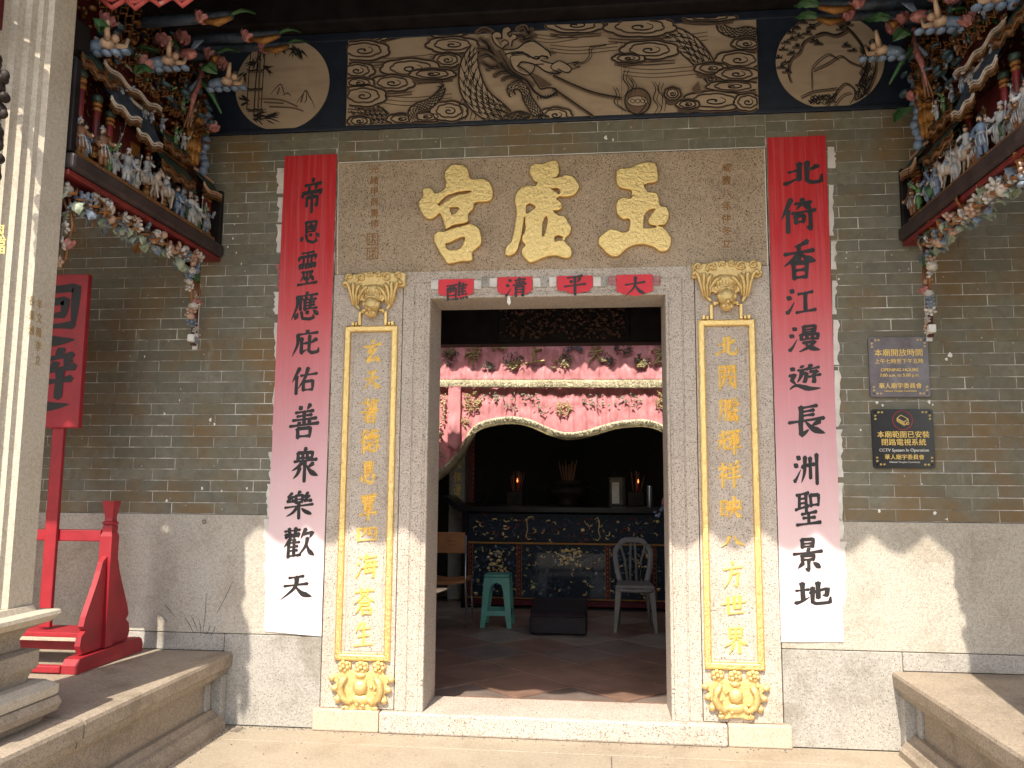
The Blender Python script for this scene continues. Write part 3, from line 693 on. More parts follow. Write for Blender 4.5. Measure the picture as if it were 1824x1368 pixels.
col_text('光緒甲辰重修', 667, 303, 19.3, .056, 'gold_dull', dw, -.007)
col_text('咸豐八年仲冬立', 1294, 300, 22.5, .058, 'gold_dull', dw, -.007)
for cx_, cy_ in ((664, 427), (664, 452)):
    m = MB(); x, z = W(cx_, cy_); a = .037
    for (p, q, r_, s_) in ((-a, -a, a, -a+.005), (-a, a-.005, a, a), (-a, -a+.006, -a+.005, a-.006), (a-.005, -a+.006, a, a-.006), (-a*.6, -.028, -a*.5, .026), (-a*.3, .01, a*.6, .014), (-a*.3, -.012, a*.6, -.008), (-.002, -.027, .002, .007), (a*.5, -.027, a*.6, -.014), (-a*.3, .02, a*.6, .024), (-a*.3, -.026, -a*.2, -.014)):
        m.box(x+p, -.009, z+q, x+r_, -.0055, z+s_)
    m.build('carved_seal', 'gold_dull', dw)

# ---- gilded bracket carvings over and under the frames
def top_carving(xc, z0, sc):
    """xc: centre, z0: top of the frame. Units: 1 = one pixel of a 10.5x crop"""
    root = thing('gilded_bracket', None, None, (xc, 0, z0)); attach(root, dw)
    U = sc/10.52
    def P(a, b, d=0): return (xc+(a-690)*U, -.012-d, z0+(1150-b)*U)
    out = [(140, 230), (200, 185), (330, 200), (480, 170), (600, 165), (700, 180), (850, 170), (980, 165), (1080, 190), (1180, 170), (1290, 200), (1290, 330), (1300, 400), (1240, 450), (1150, 450), (1110, 540), (1110, 660), (1040, 770), (985, 855), (945, 850), (970, 740), (910, 690), (850, 720), (690, 640), (540, 720), (490, 690), (435, 720), (425, 770), (465, 830), (430, 850), (370, 790), (295, 700), (280, 600), (295, 520), (260, 450), (190, 450), (140, 430), (150, 330)]
    o = relief_poly('carved_ground', [(P(a, b)[0], P(a, b)[2]) for a, b in out], [], -.008, .026, 'gold_carving', root, .006)
    m = MB()
    # curling cloud band
    for cx_, cy_, r_ in ((250, 250, 75), (475, 270, 95), (650, 215, 60), (800, 215, 60), (955, 260, 95), (1160, 240, 75)):
        n = 15; pts = []; rad = []
        for i in range(n):
            t = i/(n-1); a = 2.2+t*8.2*(1 if cx_ < 690 else -1)+(0 if cx_ < 690 else pi); rr = r_*(1-.82*t)
            pts.append(P(cx_+rr*cos(a), cy_+rr*.85*sin(a), .028+.012*t)); rad.append(.0095*sc/.00336*.00336/sc*(1-.4*t))
        m.tube(pts, rad, 6)
        m.ball(P(cx_, cy_, .024), (r_*U*.55, .014, r_*U*.5), 8, 5)
    m.build('cloud_scroll', 'gold_carving', root, True)
    m = MB()
    # acanthus fingers
    for s in (-1, 1):
        for pts in (((330, 780), (270, 520), (235, 400), (180, 350), (150, 410)), ((360, 770), (330, 560), (335, 430), (330, 370)), ((400, 790), (385, 600), (410, 470), (460, 400)), ((430, 760), (440, 620), (520, 500), (600, 450))):
            Q = [P(690+s*(690-a), b, .03+.006*i) for i, (a, b) in enumerate(pts)]
            m.tube(Q, [.006, .010, .013, .014, .011][:len(Q)], 6)
    m.build('acanthus_leaf', 'gold_carving', root, True)
    m = MB(); m.ball(P(690, 500, .025), (U*250, .020, U*110), 12, 8); m.ball(P(690, 620, .025), (U*200, .018, U*110), 12, 8)
    for i in range(7): m.tube([P(560+i*43, 640, .035), P(520+i*57, 530, .045), P(560+i*43, 440, .035)], .004, 5)
    m.build('shell_fan', 'gold_carving', root, True)
    m = MB(); m.ball(P(695, 790, .05), (U*150, .045, U*150), 14, 10); m.ball(P(695, 940, .045), (U*115, .035, U*90), 10, 8)
    for s in (-1, 1):
        m.ball(P(695+s*125, 790, .06), (U*45, .02, U*60), 8, 6); m.ball(P(695+s*55, 870, .09), (U*32, .012, U*26), 8, 6); m.ball(P(695+s*60, 960, .075), (U*48, .016, U*40), 8, 6)
        m.tube([P(695+s*140, 760, .03), P(695+s*90, 660, .06), P(695, 640, .07)], .008, 6)
    m.ball(P(695, 900, .10), (U*40, .015, U*34), 8, 6); m.ball(P(695, 990, .07), (U*70, .014, U*18), 8, 5)
    m.build('beast_mask', 'gold_carving', root, True)
    m = MB()
    for s in (-1, 1):
        for (a, b, c, d) in ((115, 850, 210, 895), (165, 885, 210, 920), (215, 895, 270, 1150), (285, 1090, 330, 1150), (340, 1075, 395, 1150)):
            x0, _, zz0 = P(695+s*a, d); x1, _, zz1 = P(695+s*c, b); m.box(min(x0, x1), -.036, zz0, max(x0, x1), -.011, zz1, .004)
    m.build('hanger_strap', 'gold_leaf', root)
    return root
sL = W(700, 530)[0]-W(699, 530)[0]; sR = W(1300, 530)[0]-W(1299, 530)[0]
top_carving((LF[0]+LF[1])/2+.008, LF[3], sL); top_carving((RF[0]+RF[1])/2-.003, RF[3], sR*1.14)
def foot_carving(xc, z0, sc):
    root = thing('gilded_pendant', None, None, (xc, 0, z0)); attach(root, dw)
    U = sc/11.4
    def P(a, b, d=0): return (xc+(a-735)*U, -.012-d, z0-(b-160)*U)
    half = [(735, 165), (620, 190), (600, 300), (640, 380), (560, 330), (500, 330), (520, 250), (490, 180), (300, 180), (250, 270), (290, 350), (260, 420), (200, 410), (90, 470), (100, 550), (170, 545), (220, 600), (160, 640), (150, 740), (260, 770), (220, 850), (230, 960), (290, 970), (350, 920), (420, 960), (410, 1080), (500, 1110), (640, 1080), (735, 1080)]
    full = half+[(1470-a, b) for a, b in half[1:-1]][::-1]
    relief_poly('carved_ground', [(P(a, b)[0], P(a, b)[2]) for a, b in full], [], -.008, .018, 'gold_carving', root, .005)
    m = MB()
    for s in (-1, 1):
        X = lambda a: 735+s*(735-a)
        m.tube([P(X(430), 440, .03), P(X(345), 560, .035), P(X(335), 700, .035), P(X(380), 840, .035), P(X(480), 930, .03), P(X(560), 960, .02)], [.016, .020, .022, .02, .015, .008], 8)
        for (a, b) in ((140, 490), (190, 690), (270, 890), (450, 1050), (560, 900)): m.ball(P(X(a), b, .016), (U*75, .016, U*62), 8, 6)
    m.build('dragon_body', 'gold_carving', root, True)
    m = MB(); m.ball(P(725, 640, .03), (U*145, .03, U*150), 12, 9); m.ball(P(725, 420, .02), (U*110, .02, U*60), 10, 6); m.ball(P(725, 880, .02), (U*190, .022, U*110), 12, 8)
    m.build('vase', 'gold_carving', root, True)
    for a, b in ((380, 255), (735, 265), (1090, 255)):
        m = MB(); m.ball(P(a, b, .035), (U*42, .014, U*42), 8, 6)
        for i in range(6): m.ball(P(a+80*cos(i*pi/3+.3), b+75*sin(i*pi/3+.3), .024), (U*48, .012, U*44), 7, 5)
        m.build('rosette', 'gold_carving', root, True)
    m = MB()
    for i in range(16):
        a = rnd.uniform(300, 1170); b = rnd.uniform(420, 1040); m.ball(P(a, b, .03), (U*rnd.uniform(25, 50), .01, U*rnd.uniform(20, 45)), 6, 5)
    m.build('leaf_boss', 'gold_carving', root, True)
foot_carving((LF[0]+LF[1])/2, LF[2], W(651, 1200)[0]-W(650, 1200)[0])
foot_carving((RF[0]+RF[1])/2, RF[2], (W(1301, 1200)[0]-W(1300, 1200)[0])*1.03)

# ------------------------------------------------------------------ red paper couplets
def paper(root, name, pts, y, mat, th=.0012, cuts=100, curl=.002):
    """a pasted sheet: quad in x,z, slightly rippled, with thickness"""
    (ax, az), (bx, bz), (cx_, cz_), (dx, dz) = pts      # TL TR BR BL
    m = MB(); nx = 12
    for lay in (0, 1):
        for j in range(cuts+1):
            t = j/cuts
            for i in range(nx+1):
                s = i/nx; x = (ax*(1-s)+bx*s)*(1-t)+(dx*(1-s)+cx_*s)*t; z = (az*(1-s)+bz*s)*(1-t)+(dz*(1-s)+cz_*s)*t
                m.v.append((x, y-(paper_h(x, z)+th if lay == 0 else 0), z))
    q = nx+1; K = (cuts+1)*q
    for j in range(cuts):
        for i in range(nx): a = j*q+i; m.face([a, a+q, a+q+1, a+1])
    edge = [i for i in range(q)]+[(j+1)*q-1 for j in range(1, cuts+1)]+[cuts*q+i for i in range(q-2, -1, -1)]+[j*q for j in range(cuts-1, 0, -1)]
    for i in range(len(edge)):
        a, b = edge[i], edge[(i+1) % len(edge)]; k = len(m.v); m.v += [m.v[a], m.v[b], m.v[b+K], m.v[a+K]]; m.face([k, k+1, k+2, k+3])
    return m.build(name, mat, root, True, False)
def scrap(root, px0, py0, px1, py1, y=-.0034, mat='old_paper'):
    n = 9; L_ = []; R_ = []
    for i in range(n+1):
        t = i/n; yy = py0+(py1-py0)*t; L_.append(W(px0+rnd.uniform(-3.2, 2.5), yy)); R_.append(W(px1, yy))
    m = MB(); m.prism(L_+R_[::-1], lambda a, b, d: (a, d, b), y, y-.0008); return m.build('paper_scrap', mat, root)
CYL = -.0045
cl = thing('red_couplet', 'red paper couplet fading to pink, pasted on the wall left of the doorway', 'couplet', (-1.84, 0, .55), 'red paper couplets beside the doorway')
paper(cl, 'paper_sheet', [W(508, 279), W(601, 275), W(573, 1133), W(471, 1124)], CYL, 'faded_red_paper')
write([('帝', 556.5, 347, 42, 62), ('恩', 554, 414, 40, 42), ('靈', 548, 478, 38, 60), ('應', 545, 546, 50, 50), ('庇', 546, 612, 50, 47), ('佑', 542, 678, 46, 46), ('善', 542, 752, 54, 58),
       ('眾', 543, 829, 50, 56), ('樂', 533, 900, 50, 46), ('歡', 533, 967, 56, 54), ('天', 527, 1046, 58, 48)], CYL-.0019, 'ink', cl, 12, wrap=True)
cr = thing('red_couplet', 'red paper couplet fading to near white, pasted on the wall right of the doorway', 'couplet', (1.15, 0, .55), 'red paper couplets beside the doorway')
paper(cr, 'paper_sheet', [W(1366, 246), W(1470, 242), W(1502, 1143), W(1391, 1143)], CYL, 'faded_red_paper')
write([('北', 1430, 311, 70, 44), ('倚', 1422, 384, 62, 58), ('香', 1424, 464, 58, 66), ('江', 1426, 537, 52, 48), ('漫', 1432, 604, 56, 46), ('遊', 1434, 673, 58, 46), ('長', 1437, 750, 64, 54), ('洲', 1436, 836, 46, 52),
       ('聖', 1439, 906, 44, 58), ('景', 1439, 988, 52, 54), ('地', 1449, 1057, 64, 42)], CYL-.0019, 'ink', cr, 13, wrap=True)
# remains of older sheets along the couplet edges
for a in ((493, 400, 506, 450), (495, 300, 509, 345), (497, 352, 506, 396), (494, 470, 504, 512), (489, 520, 500, 560), (491, 575, 499, 640), (487, 690, 497, 800), (481, 805, 492, 860), (477, 862, 489, 920), (472, 925, 487, 1050)):
    scrap(cl, *a, mat='old_paper' if a[1] != 470 else 'petal_pink')
for a in ((1488, 262, 1474, 300), (1484, 330, 1476, 420), (1489, 430, 1480, 480), (1490, 500, 1482, 560), (1494, 570, 1484, 650), (1496, 660, 1486, 760), (1500, 765, 1488, 850), (1502, 860, 1492, 960), (1506, 965, 1494, 1078)): scrap(cr, *a)
m = MB()
for (a, b, c, d) in ((603, 292, 600, 760),): 
    P = [W(a+(c-a)*t/8, b+(d-b)*t/8) for t in range(9)]; ribbon(m, P, [.0016]*9, lambda a, b, h: (a, -.0068, b), 0, 0)
P = [W(604, 290.5), W(850, 281), W(1100, 272), W(1361, 262.5)]; ribbon(m, P, [.0022]*4, lambda a, b, h: (a, -.0068, b), 0, 0)
P = [W(1361.5, 264), W(1368, 500), W(1372, 640)]; ribbon(m, P, [.002]*3, lambda a, b, h: (a, -.0068, b), 0, 0)
m.build('lime_line', 'plaster_white', dw, fix=False)
P = None

# ------------------------------------------------------------------ four little banners over the door
bann = [('醮', 781, 843, 497, 530, 814, 520), ('清', 886, 948, 493, 526, 919, 512), ('平', 992, 1056, 491, 522, 1024, 507), ('大', 1098, 1163, 489, 526, 1131, 510)]
for k, (ch, a, b, t, u, cx_, cy_) in enumerate(bann):
    w_ = ['leftmost', 'second from the left', 'third from the left', 'rightmost'][k]
    x0, z1 = W(a, t, -.03); x1, z0 = W(b, u, -.03)
    root = thing('paper_banner', f'small red paper banner pasted over the door head, {w_} of the four', 'paper banner', ((x0+x1)/2, -.02, z1), 'small red banners over the door')
    n = 10; low = [(x0+(x1-x0)*i/n, z0+.010*abs(i/n-.5)**2*12+(rnd.uniform(-.004, .012) if k in (1, 2) else rnd.uniform(-.002, .003))) for i in range(n+1)]
    m = MB(); m.prism([(x1, z1), (x0, z1)]+low, lambda p, q, d: (p, -.0195-d-.006*(z1-q)/(z1-z0), q), 0, .001); m.build('paper_sheet', 'banner_paper', root)
    for (p, q) in ((a-14, a-1), (b+1, b+14)):
        e0, f1 = W(p, t+2, -.03); e1, f0 = W(q, t+18, -.03)
        m = MB(); m.prism([(e0, f1), (e1, f1), (e1+rnd.uniform(-.003, .003), f0), (e0+rnd.uniform(-.003, .003), f0+rnd.uniform(-.006, .006))], lambda p, q, d: (p, -.0192-d, q), 0, .001); m.build('paper_stub', 'old_paper' if k != 3 else 'petal_pink', root)
    x, z = W(cx_, cy_, -.03); xx, zz = W(cx_+38, cy_+33, -.03)
    glyph(ch, x, z, xx-x, z-zz, -.0272, 'ink', root, 11)
    if k == 1:
        x, z = W(906, 533, -.03); m = MB(); m.prism([(x-.008, z+.02), (x+.007, z+.02), (x+.012, z-.02), (x+.004, z-.038), (x-.01, z-.02)], lambda p, q, d: (p, -.021-d, q), 0, .001); m.build('torn_strip', 'plaster_white', root)
for (a, b) in ((864, 882), (968, 978), (1074, 1086)):
    x0, z1 = W(a-6, 493, -.02); x1, z0 = W(b-4, 511, -.02)
    m = MB(); m.prism([(x0, z0), (x1, z0+.003), (x1+.003, z1), (x0, z1)], lambda p, q, d: (p, -.0185-d, q), 0, .0006); m.build('glue_residue', 'granite_old', dw)

# ------------------------------------------------------------------ plaques
def plaque(px0, py0, px1, py1, mat, label, y=-.018):
    x0, z1 = W(px0, py0, y); x1, z0 = W(px1, py1, y)
    root = thing('wall_plaque', label, 'plaque', ((x0+x1)/2, 0, z0), 'plaques on the right brick wall')
    n = 5; r = .014; poly = []
    for cx_, cz_, a0 in ((x1-r, z1-r, 0), (x0+r, z1-r, pi/2), (x0+r, z0+r, pi), (x1-r, z0+r, 3*pi/2)):
        poly += [(cx_+r*cos(a0+pi/2*i/n), cz_+r*sin(a0+pi/2*i/n)) for i in range(n+1)]
    m = MB(); m.prism(poly, lambda p, q, d: (p, y+.002-d, q), -.018, 0); m.build('board', mat, root)
    m = MB(); m.prism([((p-(x0+x1)/2)*.985+(x0+x1)/2, (q-(z0+z1)/2)*.985+(z0+z1)/2) for p, q in poly], lambda p, q, d: (p, y+.0018-d, q), 0, .003); m.build('face', mat, root)
    yy = y-.0025
    for sx_, sz_ in ((0, 0), (0, 1), (1, 0), (1, 1)):       # fretwork corners
        m = MB(); bx_ = x0+.012 if not sx_ else x1-.012; bz = z0+.012 if not sz_ else z1-.012; dx = 1 if not sx_ else -1; dz = 1 if not sz_ else -1
        for q in range(3):
            for (u, v) in ((q*.019, 0), (0, q*.019)):
                c0 = (bx_+dx*(u+.007), bz+dz*(v+.007)); pts = [(c0[0]+.0068*(1-.1*i)*cos(i*.9), c0[1]+.0068*(1-.1*i)*sin(i*.9)) for i in range(10)]
                ribbon(m, pts, [.0011]*10, lambda a, b, h: (a, yy, b), 0, 0)
        m.build('corner_fret', 'gilt_letter', root, fix=False)
    return root, x0, x1, z0, z1, yy
r_, x0, x1, z0, z1, yy = plaque(1546, 601, 1658, 707, 'plaque_grey', 'weathered purplish grey plaque with worn gold opening hours, above the black plaque')
xc = (x0+x1)/2; h = z1-z0
text('本廟開放時間', xc, z1-h*.27, .045, yy, 'gilt_letter', r_); text('上午七時至下午五時', xc, z1-h*.41, .030, yy, 'gilt_letter', r_)
text('OPENING HOURS', xc, z1-h*.55, .026, yy, 'gilt_letter', r_); text('7:00 a.m. to 5:00 p.m.', xc, z1-h*.64, .025, yy, 'gilt_letter', r_)
text('華人廟宇委員會', xc, z1-h*.82, .034, yy, 'gilt_letter', r_); text('Chinese Temples Committee', xc, z1-h*.90, .015, yy, 'gilt_letter', r_)
r_, x0, x1, z0, z1, yy = plaque(1552, 729, 1667, 834, 'plaque_black', 'glossy black plaque with gold CCTV notice, below the grey opening hours plaque')
xc = (x0+x1)/2; h = z1-z0
text('本廟範圍已安裝', xc, z1-h*.44, .041, yy, 'gilt_letter', r_); text('閉路電視系統', xc, z1-h*.57, .041, yy, 'gilt_letter', r_)
text('CCTV System In Operation', xc, z1-h*.70, .024, yy, 'candle_white', r_)
text('華人廟宇委員會', xc, z1-h*.82, .031, yy, 'gilt_letter', r_); text('Chinese Temples Committee', xc, z1-h*.90, .014, yy, 'candle_white', r_)
m = MB(); cz = z1-h*.19; pts = [(xc+.054*cos(i*pi/16), cz+.054*sin(i*pi/16)) for i in range(33)]; ribbon(m, pts, [.0018]*33, lambda a, b, h: (a, yy, b), 0, 0); m.build('red_ring', 'sign_red', r_, fix=False)
m = MB()
for P in ([(-.03, .012), (-.008, .03), (.03, .008), (.008, -.01), (-.03, .012)], [(-.03, .012), (-.03, -.006), (.008, -.03), (.008, -.01)], [(.008, -.03), (.03, -.012), (.03, .008)], [(-.028, .004), (.008, -.018)], [(-.028, -.001), (.008, -.024)]):
    for a, b in zip(P, P[1:]): ribbon(m, [(xc+a[0], cz+a[1]), (xc+b[0], cz+b[1])], [.0014]*2, lambda a, b, h: (a, yy, b), 0, 0)
ribbon(m, [(xc+.026+.008*cos(i), cz-.018+.008*sin(i)) for i in range(8)], [.0012]*8, lambda a, b, h: (a, yy-.0004, b), 0, 0)
m.build('camera_symbol', 'gilt_letter', r_, fix=False)
# ------------------------------------------------------------------ painted frieze
fz = thing('painted_frieze', 'navy frieze board above the doorway with ink paintings of dragon, bamboo and pine', 'frieze', (CX, 0, ZF))
m = MB(); m.box(-3.3, -.02, ZF+.003, 2.75, .2, 4.335, .003); m.build('board', 'navy_paint', fz)
m = MB(); m.box(-3.3, -.034, 4.29, 2.75, -.0205, 4.345, .004); m.build('top_rail', 'navy_paint', fz)
m = MB(); m.box(-3.3, -.03, ZF-.006, 2.75, -.0205, ZF+.022, .004); m.build('bottom_rail', 'navy_paint', fz)
YF = -.026
corner = [(620.5, 61), (848, 50.5), (1106, 38.5), (1347, 27), (1352, 198), (1108, 206.5), (848, 216), (616, 223.5)]
for (a, b, c, d) in ((0, 1, 6, 7), (1, 2, 5, 6), (2, 3, 4, 5)):
    q = [W(*corner[i], YF) for i in (a, b, c, d)]; g_ = .0012
    m = MB(); m.prism([(q[0][0]+g_, q[0][1]), (q[1][0]-g_, q[1][1]), (q[2][0]-g_, q[2][1]), (q[3][0]+g_, q[3][1])], lambda p, r, d: (p, d, r), YF, -.0195); m.build('painting_tile', 'painting_ground', fz)
def inside_rect(x, y):
    t = (x-618)/(1349-618); return 618.5 < x < 1349.5 and 62-35*t-.5 < y < 222.5-25*t
class Paint:
    """ink drawing on the frieze: every layer a hair nearer than the last"""
    def __init__(s, parent, clip): s.ink = MB(); s.wash = MB(); s.fill = MB(); s.k = 0; s.parent = parent; s.clip = clip
    def fn(s, lay): 
        y = YF-.0006-lay*.00006-s.k*.000012
        return lambda a, b, h: (*[W(a, b, y)[0]], y, W(a, b, y)[1])
    def stroke(s, pts, w, lay=2, mb=None, prof=None, smooth=True):
        s.k += 1; P = catmull(pts, 5) if smooth and len(pts) > 2 else list(pts)
        runs = []; cur = []
        for i, p in enumerate(P):
            if s.clip(*p): cur.append((i, p))
            else:
                if len(cur) > 1: runs.append(cur)
                cur = []
        if len(cur) > 1: runs.append(cur)
        for r in runs:
            ws = [w/2*(interp(prof, i/(len(P)-1)) if prof else 1) for i, _ in r]
            ribbon(mb or s.ink, [p for _, p in r], ws, s.fn(lay), 0, 0)
    def shade(s, pts, w, lay=1): s.stroke(pts, w, lay, s.wash)
    def poly(s, pts, lay=0, mb=None):
        s.k += 1; P = [p for p in pts if s.clip(*p)]
        if len(P) < 3: return
        cx = sum(p[0] for p in P)/len(P); cy = sum(p[1] for p in P)/len(P); f = s.fn(lay); mb = mb or s.fill
        mb.add([f(a, b, 0) for a, b in P], [tuple(range(len(P)))])
    def cloud(s, cx, cy, rx, ry, seed=0):
        r = random.Random(int(cx*7+cy)); n = 7; base = s.k
        def ring(sc, dx=0, dy=0, ph=0.0):
            P = []
            for i in range(n*6):
                a = 2*pi*i/(n*6)+ph; b = 1+.12*abs(sin(a*n/2+ph))**.8-.05
                P.append((cx+dx+rx*sc*b*cos(a), cy+dy+ry*sc*b*sin(a)))
            return P
        s.k = base+6; o = ring(1.0, ph=r.random())
        s.stroke(o+[o[0]], 6.5, 1, s.wash, smooth=False); s.poly(o, 3); s.stroke(o+[o[0]], 2.5, 6, smooth=False)
        i_ = ring(.66, dy=-ry*.06, ph=r.random()); s.stroke(i_+[i_[0]], 5, 5, s.wash, smooth=False); s.poly(i_, 7); s.stroke(i_+[i_[0]], 1.8, 10, smooth=False)
        dr = 1 if r.random() < .5 else -1; sp = [(cx+dr*rx*.42*(1-t)*cos(5.2+dr*9*t), cy+ry*.44*(1-t)*sin(5.2+dr*9*t)) for t in [q/22 for q in range(21)]]
        s.stroke(sp, 2.7, 12, prof=(.4, 1, 1, 1.1, .9))
        for q in (1, 2):       # trailing wisps
            yy = cy+ry*(.95+.32*q); s.shade([(cx-rx*.9, yy-1), (cx-rx*.2, yy+1.5), (cx+rx*.9, yy-2)], 2.2)
            s.stroke([(cx-rx*(1.1-.15*q), yy-3), (cx-rx*.4, yy+1), (cx+rx*.3, yy-.5), (cx+rx*(1.15-.1*q), yy-4)], 1.1, 2, prof=(.2, 1, .9, .2))
    def body(s, path, w, step=6.5, spine=True):
        P = catmull(path, 12); acc = 0; rows = []
        # resample
        q = [P[0]]
        for p in P[1:]:
            if math.hypot(p[0]-q[-1][0], p[1]-q[-1][1])   >= step*.72: q.append(p)
        N_ = len(q); Lf = []; Rt = []
        for i in range(N_):
            ax, ay = q[max(i-1, 0)]; bx, by = q[min(i+1, N_-1)]; l = math.hypot(bx-ax, by-ay) or 1; nx, ny = -(by-ay)/l, (bx-ax)/l
            ww = interp(w, i/(N_-1))/2; Lf.append((q[i][0]+nx*ww, q[i][1]+ny*ww)); Rt.append((q[i][0]-nx*ww, q[i][1]-ny*ww))
        s.k += 2; s.stroke(Lf, 5, 1, s.wash, smooth=False); s.stroke(Rt, 5, 1, s.wash, smooth=False)
        for i in range(N_-1): s.poly([Lf[i], Lf[i+1], Rt[i+1], Rt[i]], 2)
        for i in range(N_-1):
            ww = interp(w, i/(N_-1)); m_ = max(2, int(ww/step)); ax, ay = Lf[i]; bx, by = Rt[i]; dx, dy = (q[i+1][0]-q[i][0])*1.9, (q[i+1][1]-q[i][1])*1.9
            for j in range(m_):
                t0 = (j+.5*(i % 2))/m_; t1 = t0+1/m_
                if t1 > 1.01: continue
                p0 = (ax+(bx-ax)*t0, ay+(by-ay)*t0); p1 = (ax+(bx-ax)*t1, ay+(by-ay)*t1); mx, my = (p0[0]+p1[0])/2, (p0[1]+p1[1])/2
                s.stroke([p0, (mx*.5+p0[0]*.5+dx*.62, my*.5+p0[1]*.5+dy*.62), (mx+dx, my+dy), (mx*.5+p1[0]*.5+dx*.62, my*.5+p1[1]*.5+dy*.62), p1], min(1.5, step*.2), 4)
                s.stroke([(mx+dx*.9, my+dy*.9), (mx+dx*1.5, my+dy*1.5)], min(3.4, step*.5), 4, prof=(1, .2), smooth=False)
        s.stroke(Lf, 2.2, 6, smooth=False); s.stroke(Rt, 2.0, 6, smooth=False)
    def leaf(s, x, y, a, l, w=2.4): s.stroke([(x, y), (x+l*.5*cos(a), y+l*.5*sin(a)), (x+l*cos(a), y+l*sin(a))], w, 3, prof=(.3, 1, .8, .1))
    def done(s):
        if s.wash.v: tag(s.wash.build('ink_wash', 'ink_wash', s.parent, fix=False), kind='stuff')
        if s.fill.v: tag(s.fill.build('cloud_ground', 'painting_ground', s.parent, fix=False), kind='stuff')
        s.ink.build('ink_drawing', 'ink_line', s.parent, fix=False)
P = Paint(fz, inside_rect)
for c in ((700, 100, 70, 8), (745, 170, 60, 7), (1040, 80, 60, 6), (1180, 120, 70, 7), (1210, 60, 50, 7), (990, 60, 40, 6)):
    for q in range(3): P.shade([(c[0]-c[2], c[1]+q*c[3]), (c[0]-c[2]*.2, c[1]+4+q*c[3]), (c[0]+c[2], c[1]-3+q*c[3])], 1.8)
P.body([(618, 80), (650, 70), (700, 62), (752, 56)], (16, 20, 13, 5), 6)
P.body([(634, 186), (655, 200), (678, 216), (690, 226)], (30, 38, 40, 34), 8)
P.body([(1174, 58), (1206, 66), (1236, 90), (1258, 116), (1268, 130)], (20, 32, 38, 34, 24), 9)
P.body([(1262, 132), (1276, 146), (1290, 160), (1302, 172)], (22, 24, 20, 12), 6.5)
P.body([(1290, 30), (1284, 48), (1306, 59), (1330, 55), (1350, 60)], (9, 14, 14, 14, 14), 4)
for c in ((660, 66, 30, 9), (795, 55, 38, 12), (806, 80, 45, 14), (797, 107, 25, 12), (647, 90, 45, 17), (636, 126, 30, 14), (732, 122, 52, 17), (699, 148, 38, 14), (640, 148, 26, 10), (770, 132, 40, 9), (647, 171, 40, 18), (640, 216, 20, 9), (715, 212, 26, 9), (760, 208, 30, 9), (800, 198, 32, 17),
          (1025, 45, 50, 13), (1140, 48, 62, 17), (1157, 89, 50, 16), (1120, 104, 28, 8), (1330, 78, 26, 10), (1316, 107, 42, 16), (1268, 122, 30, 10), (1313, 132, 38, 12), (1306, 154, 46, 10), (1272, 180, 55, 17), (1332, 182, 24, 15), (1198, 167, 14, 11), (1261, 30, 50, 8), (1225, 186, 20, 8), (990, 205, 28, 13), (960, 212, 18, 9)): P.cloud(*c)
P.body([(737, 216), (735, 200), (748, 190), (766, 184), (783, 168), (790, 154)], (14, 15, 16, 15, 13, 8), 4)
for a in (.2, .8, -.6, -1.2): P.leaf(790, 153, a+3.6, 13, 2)
for x in (820, 828, 836, 844): P.stroke([(x, 216), (x+5, 196), (x-2, 186), (x+4, 176)], 1.3)
P.body([(846, 84), (838, 104), (836, 128), (842, 158), (858, 182), (884, 202), (900, 218)], (15, 28, 38, 44, 44, 42, 40), 10.5)
P.body([(913, 170), (909, 158), (922, 152), (934, 160), (940, 176), (950, 192), (962, 210)], (9, 11, 13, 14, 15, 16, 17), 4)
P.body([(900, 214), (925, 206), (944, 212)], (14, 15, 14), 5)
H = lambda pts: [(820+a/7.015, 30+b/7.015) for a, b in pts]
# head: dark mane wash, then light planes, then the drawn line
for pts in ([(230, 500), (340, 470), (470, 560)], [(260, 560), (380, 620), (500, 600)], [(330, 660), (430, 620), (540, 650)], [(420, 740), (520, 680), (640, 700)], [(520, 790), (620, 740), (740, 780)], [(640, 830), (740, 790), (840, 850)],
            [(200, 200), (300, 150), (410, 200)], [(320, 290), (370, 420), (460, 490)], [(240, 270), (330, 330), (420, 450)], [(210, 400), (300, 400), (400, 440)], [(700, 160), (800, 120), (850, 210), (900, 150)], [(750, 290), (850, 270), (945, 230)], [(690, 250), (760, 230), (830, 280)], [(480, 430), (560, 560), (640, 680), (780, 760), (900, 860)]):
    h_ = H(pts); P.shade(h_, 9, 14); P.stroke(h_, 3.2, 15, prof=(.2, 1, .9, .15)); P.stroke([(a+2, b+3.5) for a, b in h_], 1.4, 16, prof=(.2, 1, .2))
P.poly(H([(540, 410), (700, 400), (800, 330), (900, 305), (1000, 345), (1100, 430), (1140, 500), (1000, 520), (1090, 570), (1180, 560), (1240, 545), (1330, 590), (1385, 640), (1360, 690), (1290, 690), (1200, 660), (1100, 690), (960, 620), (860, 575), (760, 560), (700, 610), (740, 680), (860, 710), (830, 740), (720, 700), (640, 620), (600, 520)]), 18)
P.poly(H([(880, 690), (960, 730), (1060, 790), (1150, 850), (1080, 870), (1000, 885), (950, 820)]), 19, P.wash)
